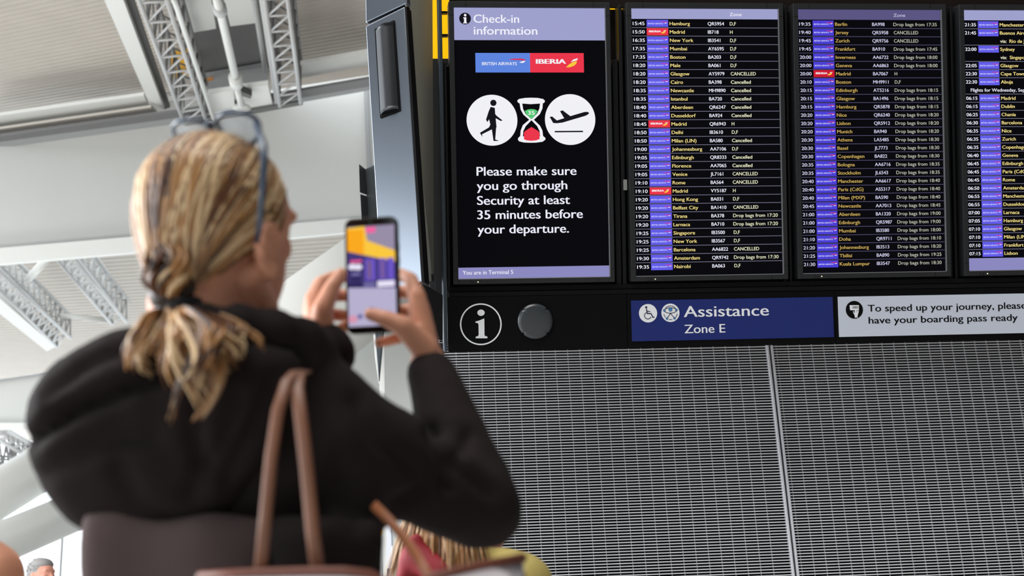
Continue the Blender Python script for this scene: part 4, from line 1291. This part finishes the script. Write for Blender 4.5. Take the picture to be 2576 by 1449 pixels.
def grooved(lines, amp=.006):
    def fn(co, n):
        w = noise.noise(co * 9.0) * amp + noise.noise(co * 21.0 + V((3, 1, 7))) * amp * .4
        px, py = px_of(co)
        for line, dep, wd_ in lines:
            dd = seg_d(px, py, line)
            if dd < wd_ * 3: w -= dep * math.exp(-(dd / wd_) ** 2)
        return co + n * w
    return fn


jo = union(jk, 'jacket', M_JACK, wom, 0.0085, 5, 0.5, grooved([
    ([(1085, 1085), (1120, 1150), (1130, 1230)], .016, 20), ([(1180, 1090), (1150, 1160)], .008, 16), ([(1160, 1180), (1230, 1240)], .008, 18),
    ([(900, 1010), (960, 1120), (1060, 1190)], .008, 26), ([(990, 1270), (1060, 1230)], .010, 22), ([(760, 1010), (860, 1180), (900, 1320)], .006, 30)]))
# the big hood lying on the back
hd2 = MB()
fill(hd2, [(350, 815), (280, 825), (205, 858), (112, 930), (52, 1008), (50, 1062), (90, 1180), (130, 1260), (188, 1328), (290, 1352), (430, 1352), (530, 1330), (620, 1262), (690, 1140), (735, 1010), (770, 930), (745, 880), (640, 850), (520, 840), (430, 830)],
     lambda x, y: 1.425 + (0.05 if x < 200 else 0), 150, 24, 0.8)
union(hd2, 'hood', M_JACK, wom, 0.0085, 6, 0.5, grooved([
    ([(88, 1100), (190, 1030), (320, 975), (430, 935)], .022, 20), ([(120, 985), (215, 912), (330, 872)], .010, 18), ([(130, 1180), (250, 1120), (380, 1100)], .008, 26),
    ([(505, 1010), (482, 1080), (505, 1160)], .012, 22), ([(600, 1010), (560, 1130), (480, 1240)], .008, 26), ([(690, 960), (640, 1080), (570, 1200)], .010, 24), ([(300, 1180), (340, 1260), (420, 1310)], .007, 24)], .008))
# lower jacket with window light put into its colour, trousers, shoes
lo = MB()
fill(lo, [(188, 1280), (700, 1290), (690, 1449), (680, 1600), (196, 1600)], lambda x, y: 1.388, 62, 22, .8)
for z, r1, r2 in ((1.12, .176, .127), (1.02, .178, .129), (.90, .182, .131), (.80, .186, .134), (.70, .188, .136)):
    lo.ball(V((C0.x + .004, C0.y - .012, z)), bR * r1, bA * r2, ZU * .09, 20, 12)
union(lo, 'lower_jacket', M_JACK2, wom, 0.012, 5, 0.5, lambda co, n: co + n * (.004 * math.sin(40 * co.x + 5 * noise.noise(co * 4))))
tr = MB()
for s in (-1, 1):
    tr.chain([V((C0.x, C0.y, hipz)) + bR * s * .085, V((C0.x, C0.y, .47)) + bR * s * .10 + bA * .01, V((C0.x, C0.y, .14)) + bR * s * .11], [.100, .075, .055])
union(tr, 'trousers', M_TROU, wom, 0.012, 4)
for s in (-1, 1):
    sh = MB(); sh.chain([V((C0.x, C0.y, .05)) + bR * s * .11 - bA * .035, V((C0.x, C0.y, .045)) + bR * s * .112 + bA * .06, V((C0.x, C0.y, .04)) + bR * s * .116 + bA * .15], [.050, .045, .040])
    union(sh, 'shoe', M_SHOE, wom, 0.008, 4)

# -- sunglasses pushed up on the hair
M_GLF = mat('blue_grey_acetate', (58, 74, 94), 0.25, spec=0.6)
M_GLL = bpy.data.materials.new('pale_blue_lens'); M_GLL.use_nodes = True
bb = M_GLL.node_tree.nodes['Principled BSDF']; bb.inputs['Base Color'].default_value = (*lin((196, 210, 224)), 1); bb.inputs['Roughness'].default_value = .1; bb.inputs['Alpha'].default_value = .25
sg = thing('sunglasses', 'blue-grey sunglasses pushed up on top of the blonde hair', 'sunglasses', H(.05, 0, .12))
gx = RH; gz = (UH * .50 - FH * .50).normalized(); gy = gx.cross(gz)
GC = H(-.004, 0, .112)
for s in (1, -1):
    c = GC + gx * (.034 * s)
    pts = [c + gx * (.029 * math.cos(a)) + gz * (.0135 * math.sin(a) * (1.15 if math.sin(a) < 0 else 1) / .63) - gy * (.006 * math.cos(a) ** 2) for a in [2 * PI * i / 28 for i in range(29)]]
    m = MB(); m.tube(pts, .0030, 8); rim = m.build('rim', M_GLF, sg)
    m = MB(); m.prism(pts[:-1], gy * .0018); m.build('lens', M_GLL, rim)
m = MB(); m.tube([GC + gx * .006 + gz * .008, GC + gz * .014, GC - gx * .006 + gz * .008], .003, 8); m.build('bridge', M_GLF, sg)
e0 = GC + gx * .064
m = MB(); m.tube([e0, P(664, 368, 1.472), P(664, 420, 1.456), P(660, 490, 1.444), P(654, 560, 1.440), P(646, 610, 1.450)], [.0042, .0046, .0040, .0036, .0036, .003], 8, 0, 1.0); m.build('temple', M_GLF, sg)
m = MB(); m.tube([GC - gx * .064, H(-.006, -.076, .10), H(-.010, -.079, .05), H(-.02, -.078, -.02)], [.0042, .0042, .0036, .003], 8); m.build('temple', M_GLF, sg)

# -- the phone she holds up
PH_C = P(935, 692, 1.742)
roll = math.radians(3.2); yw = math.radians(12)
pr0 = (CR * math.cos(yw) - CF * math.sin(yw)).normalized()
pu0 = (CU * 0.985 + CF * 0.10).normalized(); pu0 = (pu0 - pr0 * pu0.dot(pr0)).normalized()
pr_ = pr0 * math.cos(roll) + pu0 * math.sin(roll); pu_ = -pr0 * math.sin(roll) + pu0 * math.cos(roll)
pn = pr_.cross(pu_).normalized()
PW, PHT = .0735, .1555
ph = thing('phone', 'black phone held up in both hands, filming the board', 'phone', PH_C - pu_ * PHT / 2, Matrix((pr_, pu_, pn)).transposed())


def rr(w, h, r, n=6):
    o = []
    for cx, cy, a0 in ((w / 2 - r, h / 2 - r, 0), (-w / 2 + r, h / 2 - r, PI / 2), (-w / 2 + r, -h / 2 + r, PI), (w / 2 - r, -h / 2 + r, 1.5 * PI)):
        for i in range(n + 1):
            a = a0 + PI / 2 * i / n
            o.append((cx + r * math.cos(a), cy + r * math.sin(a)))
    return o


Q = lambda x, y, w=0.0: PH_C + pr_ * x + pu_ * y + pn * w
m = MB(); m.prism([Q(a, b_, -.0085) for a, b_ in rr(PW, PHT, .011)], pn * .0083); case = m.build('case', mat('black_phone_case', (12, 12, 15), .4), ph, .0012)
m = MB(); m.prism([Q(a, b_, -.0002) for a, b_ in rr(PW - .003, PHT - .003, .0095)], pn * .0003); gls = m.build('glass', mat('phone_glass', (8, 8, 12), .12, spec=.4), ph)
sxr = (PW - .0075)
sc_ = MB()
f = lambda x, y, w=0.0: Q((x - .5) * sxr, PHT * (.5 - y), .0003 + w)
rect(sc_, f, 0, .075, 1, .935, 0, 0)
top_ = MB()
sc_o = sc_.build('screen', [glow('phone_lilac', (182, 176, 206))], ph)
im = MB()
rect(im, f, 0, .075, 1, .32, .0001, 0)
flat(im, f, [(0, .085), (.37, .075), (.42, .20), (1, .30), (1, .395), (0, .285)], .0002, 1)
flat(im, f, [(0, .10), (0, .285), (.35, .32), (.35, .10)], .00021, 2)
rect(im, f, .40, .085, .60, .135, .0003, 3)
flat(im, f, [(0, .285), (1, .395), (1, .62), (0, .60)], .0002, 4)
for x0, x1, mi in ((.04, .28, 5), (.37, .58, 6), (.66, .80, 6), (.84, .97, 6)):
    rect(im, f, x0, .36, x1, .545, .0003, mi)
for x0, x1 in ((.42, .50), (.70, .76)): rect(im, f, x0, .38, x1, .53, .0004, 7)
disc(im, f, .10, .42, .09, .0005, 8, 16, ry=.026); disc(im, f, .22, .425, .09, .0005, 8, 16, ry=.026)
rect(im, f, .06, .365, .30, .385, .0005, 3); rect(im, f, .08, .47, .26, .50, .0005, 9)
rect(im, f, .0, .555, .6, .60, .0004, 5); rect(im, f, .62, .555, .98, .605, .0005, 8); rect(im, f, .33, .56, .58, .60, .0005, 9)
disc(im, f, .09, .87, .10, .0004, 10, 16, ry=.035); disc(im, f, .24, .85, .06, .0004, 9, 16, ry=.022); disc(im, f, .48, .80, .05, .0004, 9, 12, ry=.03)
im.build('picture', [glow('phone_' + n, c) for n, c in (('grey_violet', (150, 140, 166)), ('yellow', (250, 200, 60)), ('amber', (250, 168, 20)), ('pink', (244, 96, 160)), ('indigo', (66, 54, 120)), ('navy', (40, 34, 86)), ('violet', (106, 84, 196)), ('mauve', (120, 90, 130)), ('white', (232, 226, 246)), ('slate', (110, 104, 160)), ('rose', (214, 150, 176)))], sc_o)
m = MB(); m.tube([Q(0, PHT * .5 - .0065, .0), Q(0, PHT * .5 - .0065, .0006)], .0016, 12); m.build('camera_dot', glow('green_dot', (20, 60, 40)), gls)
for y_ in (.035, .018): 
    m = MB(); m.box(Q(PW / 2 + .0004, y_, -.0045), pr_ * .0006, pu_ * .006, pn * .0012); m.build('side_button', mat('button_black', (20, 20, 22), .4) if y_ > .03 else bpy.data.materials['button_black'], case)

# -- shoulder bag with two brown straps
M_STRAP = mat('brown_strap_leather', (122, 82, 62), .45, noise_amt=.12, nscale=12, spec=.4)
M_TRIM = mat('red_brown_trim', (104, 52, 34), .5, noise_amt=.1, nscale=15)
M_BAG = mat('pale_bag_cloth', (214, 206, 210), .8, noise_amt=.10, nscale=9)
bag = thing('tote_bag', 'pale tote bag with red-brown trim on two brown straps over the black shoulder', 'bag', P(900, 1750, 1.25))
near = [(500, 1450, 1.27), (620, 1443, 1.26), (760, 1439, 1.25), (860, 1438, 1.25), (930, 1445, 1.25), (985, 1478, 1.25), (1040, 1482, 1.255), (1085, 1455, 1.26), (1150, 1437, 1.27), (1230, 1419, 1.29), (1318, 1403, 1.32)]
rimp = [P(*q) for q in near]
farr = [p + CF * .055 - CU * .030 for p in rimp]
bot = [p - ZU * .34 + (P(900, 1600, 1.28) - p) * .12 for p in rimp]
m = MB(); n = len(rimp); inner = [p.lerp((rimp[n // 2] + farr[n // 2]) / 2, .06) for p in rimp]
vs = rimp + bot + [b_ + CF * .05 for b_ in bot] + farr
fs = []
for L in range(3):
    for i in range(n - 1):
        fs.append([L * n + i, L * n + i + 1, (L + 1) * n + i + 1, (L + 1) * n + i])
for e in (0, n - 1):
    fs.append([e, n + e, 2 * n + e, 3 * n + e])
m.add(vs, fs, 0, True); bo = m.build('body', M_BAG, bag)
sol = bo.modifiers.new('s', 'SOLIDIFY'); sol.thickness = .003
m = MB(); m.tube(rimp, .0050, 8, 0, 1.0); m.tube(farr, .0045, 8); m.build('trim', M_TRIM, bag)
# straps run from the rim up to the shoulder and back over it
m = MB(); m.tube(F_((655, 1440, 1.262), (668, 1300, 1.272), (682, 1150, 1.290), (700, 1030, 1.305), (722, 960, 1.322), (742, 938, 1.345), (765, 935, 1.40)), .0062, 8, 0, .35, CF); m.build('strap', M_STRAP, bag)
m = MB(); m.tube(F_((800, 1440, 1.262), (787, 1340, 1.270), (772, 1180, 1.288), (758, 1060, 1.302), (748, 975, 1.322), (752, 944, 1.345), (770, 938, 1.40)), .0068, 8, 0, .35, CF); m.build('strap', M_STRAP, bag)
m = MB(); m.tube(F_((1080, 1452, 1.30), (1050, 1400, 1.36), (1010, 1345, 1.40), (978, 1308, 1.42), (940, 1270, 1.43)), .0060, 8, 0, .5, CF); m.build('strap', mat('tan_strap_leather', (150, 92, 58), .45, noise_amt=.1), bag)


# -- people further off
def person(label, foot, face, height, skin, hairm, top, topm, legm, hair='long', face_detail=False, scale_w=1.0):
    """a standing figure built as one skin; foot = point on the floor between the feet, face = heading it looks towards"""
    s = height / 1.72
    fw = V((face[0], face[1], 0)).normalized(); rt = V((fw.y, -fw.x, 0))
    t = thing('person', label, 'person', foot)
    G = lambda x, y, z: V(foot) + rt * (x * s) + fw * (y * s) + ZU * (z * s)
    b = MB()
    hc = (0, .02, 1.60)
    b.ball(G(*hc), fw * .098 * s, rt * .074 * s, ZU * .105 * s, 18, 12)
    b.ball(G(0, .062, 1.555), fw * .046 * s, rt * .054 * s, ZU * .066 * s)
    b.ball(G(0, .082, 1.505), .026 * s)
    for q in (-1, 1):
        b.ball(G(q * .077, .01, 1.585), fw * .018 * s, rt * .008 * s, ZU * .032 * s)
        b.ball(G(q * .04, .088, 1.575), .022 * s); b.ball(G(q * .028, .100, 1.622), fw * .014 * s, rt * .024 * s, ZU * .010 * s)
        b.chain([G(0, -.005, 1.42), G(q * .165, -.01, 1.385)], [.05 * s, .052 * s])
        b.chain([G(q * .175, -.01, 1.375), G(q * .205, -.02, 1.10), G(q * .20, .06, .88)], [.054 * s, .040 * s, .027 * s])
        b.chain([G(q * .20, .065, .86), G(q * .198, .085, .80)], [.026 * s, .030 * s])
        for i, dx in enumerate((-.024, -.008, .008, .024)):
            b.chain([G(q * .198, .085 + dx, .79), G(q * .195, .10 + dx * 1.1, .745), G(q * .190, .105 + dx * 1.1, .71)], [.009 * s, .008 * s, .007 * s])
        b.chain([G(q * .19, .11, .83), G(q * .175, .135, .79)], [.011 * s, .008 * s])
        b.chain([G(q * .085, 0, .90), G(q * .10, .01, .48), G(q * .105, -.01, .09)], [.085 * s, .055 * s, .036 * s])
        b.chain([G(q * .105, -.03, .045), G(q * .12, .14, .038)], [.035 * s, .030 * s])
    b.chain([G(0, .105, 1.615), G(0, .128, 1.565)], [.010 * s, .014 * s])
    b.ball(G(0, .104, 1.535), fw * .012 * s, rt * .024 * s, ZU * .009 * s)
    b.chain([G(0, 0, 1.55), G(0, -.01, 1.42)], [.054 * s, .062 * s])
    b.chain([G(0, 0, 1.40), G(0, 0, 1.2), G(0, 0, .95)], [.09 * s, .125 * s, .125 * s])
    union(b, 'body', skin, t, .0075 * s, 3)
    if face_detail:
        for q in (-1, 1):
            e = MB(); e.ball(G(q * .030, .0915, 1.606), .0115 * s, nu=10, nv=8); e.build('eye', M_EYE, t)
            e2 = MB(); e2.tube([G(q * .030, .0990, 1.606), G(q * .030, .1035, 1.606)], .0062 * s, 10); e2.build('iris', M_TIE, t)
    h = MB()
    h.ball(G(0, -.004, 1.622), fw * .100 * s, rt * .080 * s, ZU * .100 * s, 18, 12)
    if hair == 'long':
        for k in range(620):
            a = rng.uniform(-2.4, 2.4); sx2 = math.sin(a) * .086; cy = -.02 - .085 * abs(math.cos(a * .6))
            e = (sx2 * 1.25 + rng.gauss(0, .024), cy - .01 + rng.gauss(0, .01), rng.uniform(1.36, 1.44))
            p0_ = (sx2 * .75, cy * .55, 1.69); p1_ = (sx2 * 1.1, cy, 1.58)
            pts = [G(*[p0_[i] * (1 - q) ** 2 + p1_[i] * 2 * q * (1 - q) * 1.0 + e[i] * q * q for i in range(3)]) for q in [j / 8 for j in range(9)]]
            h.tube(pts, [.0026 * s] * 8 + [.001 * s], 6, rng.choice((0, 1, 2, 3)), .6)
    else:
        h.ball(G(0, -.03, 1.575), fw * .075 * s, rt * .081 * s, ZU * .06 * s)
        h.ball(G(0, .018, 1.668), fw * .086 * s, rt * .074 * s, ZU * .050 * s)
        for k in range(240):
            a = rng.uniform(0, 6.28); z = rng.uniform(.05, 1); r_ = math.sqrt(max(0, 1 - z * z))
            d = (math.cos(a) * r_ * .081, -.006 + math.sin(a) * r_ * .101, 1.622 + z * .100)
            if d[1] > .06 and d[2] < 1.67: continue
            h.tube([G(*d), G(d[0] * 1.02, d[1] - .014, d[2] + .001 + .002 * z)], [.003 * s, .0015 * s], 5, rng.choice((0, 1)), .7)
    ho = h.build('hair', hairm, t)
    c = MB()
    for z, w_, d_ in ((1.385, .155, .085), (1.30, .18, .110), (1.18, .178, .118), (1.05, .172, .118), (.94, .178, .122), (.86, .182, .125)):
        c.ball(G(0, -.005, z), rt * w_ * s * scale_w, fw * d_ * s, ZU * .085 * s, 18, 10)
    if top != 'sleeveless':
        for q in (-1, 1):
            c.chain([G(0, -.005, 1.43), G(q * .165, -.01, 1.39)], [.060 * s, .066 * s])
            c.chain([G(q * .172, -.01, 1.38), G(q * .207, -.02, 1.10), G(q * .20, .055, .91)], [.070 * s, .055 * s, .040 * s])
    union(c, top if top != 'sleeveless' else 'vest_top', topm, t, .011 * s, 4, .5, lambda co, n: co + n * noise.noise(co * 12) * .006)
    l = MB()
    for q in (-1, 1):
        l.chain([G(q * .085, 0, .90), G(q * .10, .01, .48), G(q * .105, -.01, .12)], [.105 * s, .075 * s, .055 * s])
    union(l, 'trousers', legm, t, .013 * s, 3)
    for q in (-1, 1):
        sh = MB(); sh.chain([G(q * .105, -.03, .048), G(q * .112, .05, .045), G(q * .122, .15, .040)], [.048 * s, .044 * s, .038 * s])
        union(sh, 'shoe', M_SHOE, t, .012 * s, 3)
    return t, G, rt, fw, s


M_YJ = mat('mustard_jacket', (186, 168, 96), .8, noise_amt=.08, nscale=10)
# woman in mustard under the raised elbow
hd_ = P(1166, 1236, 2.62); hgt = (hd_.z) / 1.60 * 1.72
t2, G2, rt2, fw2, s2 = person('person in mustard jacket with blonde hair and red scarf, under the raised black elbow', (hd_.x, hd_.y, 0), (.8, .6), hgt, M_SKIN2, HAIRC, 'jacket', M_YJ, M_TROU, 'long')
M_RED = mat('crimson_scarf', (128, 12, 28), .7, noise_amt=.12, nscale=18)
sf = MB()
fill(sf, [(992, 1470), (1004, 1395), (1030, 1345), (1058, 1335), (1072, 1372), (1062, 1420), (1044, 1460), (1040, 1520), (1000, 1520)], lambda x, y: 2.50, 40, 11)
sf.chain([P(1045, 1400, 2.5), P(1110, 1440, 2.47), P(1200, 1452, 2.47)], [.03, .026, .02])
so = union(sf, 'scarf', M_RED, t2, .006, 4)
# grey-haired man far off on the raised walkway
mh = P(100, 1447, 9.6); SLAB = mh.z - 1.60 * (1.78 / 1.72)
m = MB(); m.box((mh.x, mh.y + 1.5, SLAB / 2), (4, 0, 0), (0, 2.5, 0), (0, 0, SLAB / 2)); structure(m.build('floor', M_FLOOR), 'raised walkway far off at the left')
GREYH = [mat('grey_hair', (140, 138, 137), .6), mat('silver_hair', (170, 168, 167), .6)]
person('person with short grey hair looking right, far off at the lower left', (mh.x, mh.y, SLAB), (.82, -.57), 1.78, M_SKIN2, GREYH, 'jacket', mat('grey_coat', (90, 92, 98), .8), M_TROU, 'short', True)
# bare shoulder at the left edge
shp = P(-22, 1436, 2.0)
foot = V((shp.x, shp.y, 0)) - V((hR.x, hR.y, 0)) * .165
person('person at the lower left edge, only a bare shoulder showing', (foot.x, foot.y, 0), (.05, 1), shp.z / 1.385 * 1.72, M_SKIN, HAIRC[3:], 'sleeveless', mat('dark_vest', (30, 32, 38), .8), M_TROU, 'short')
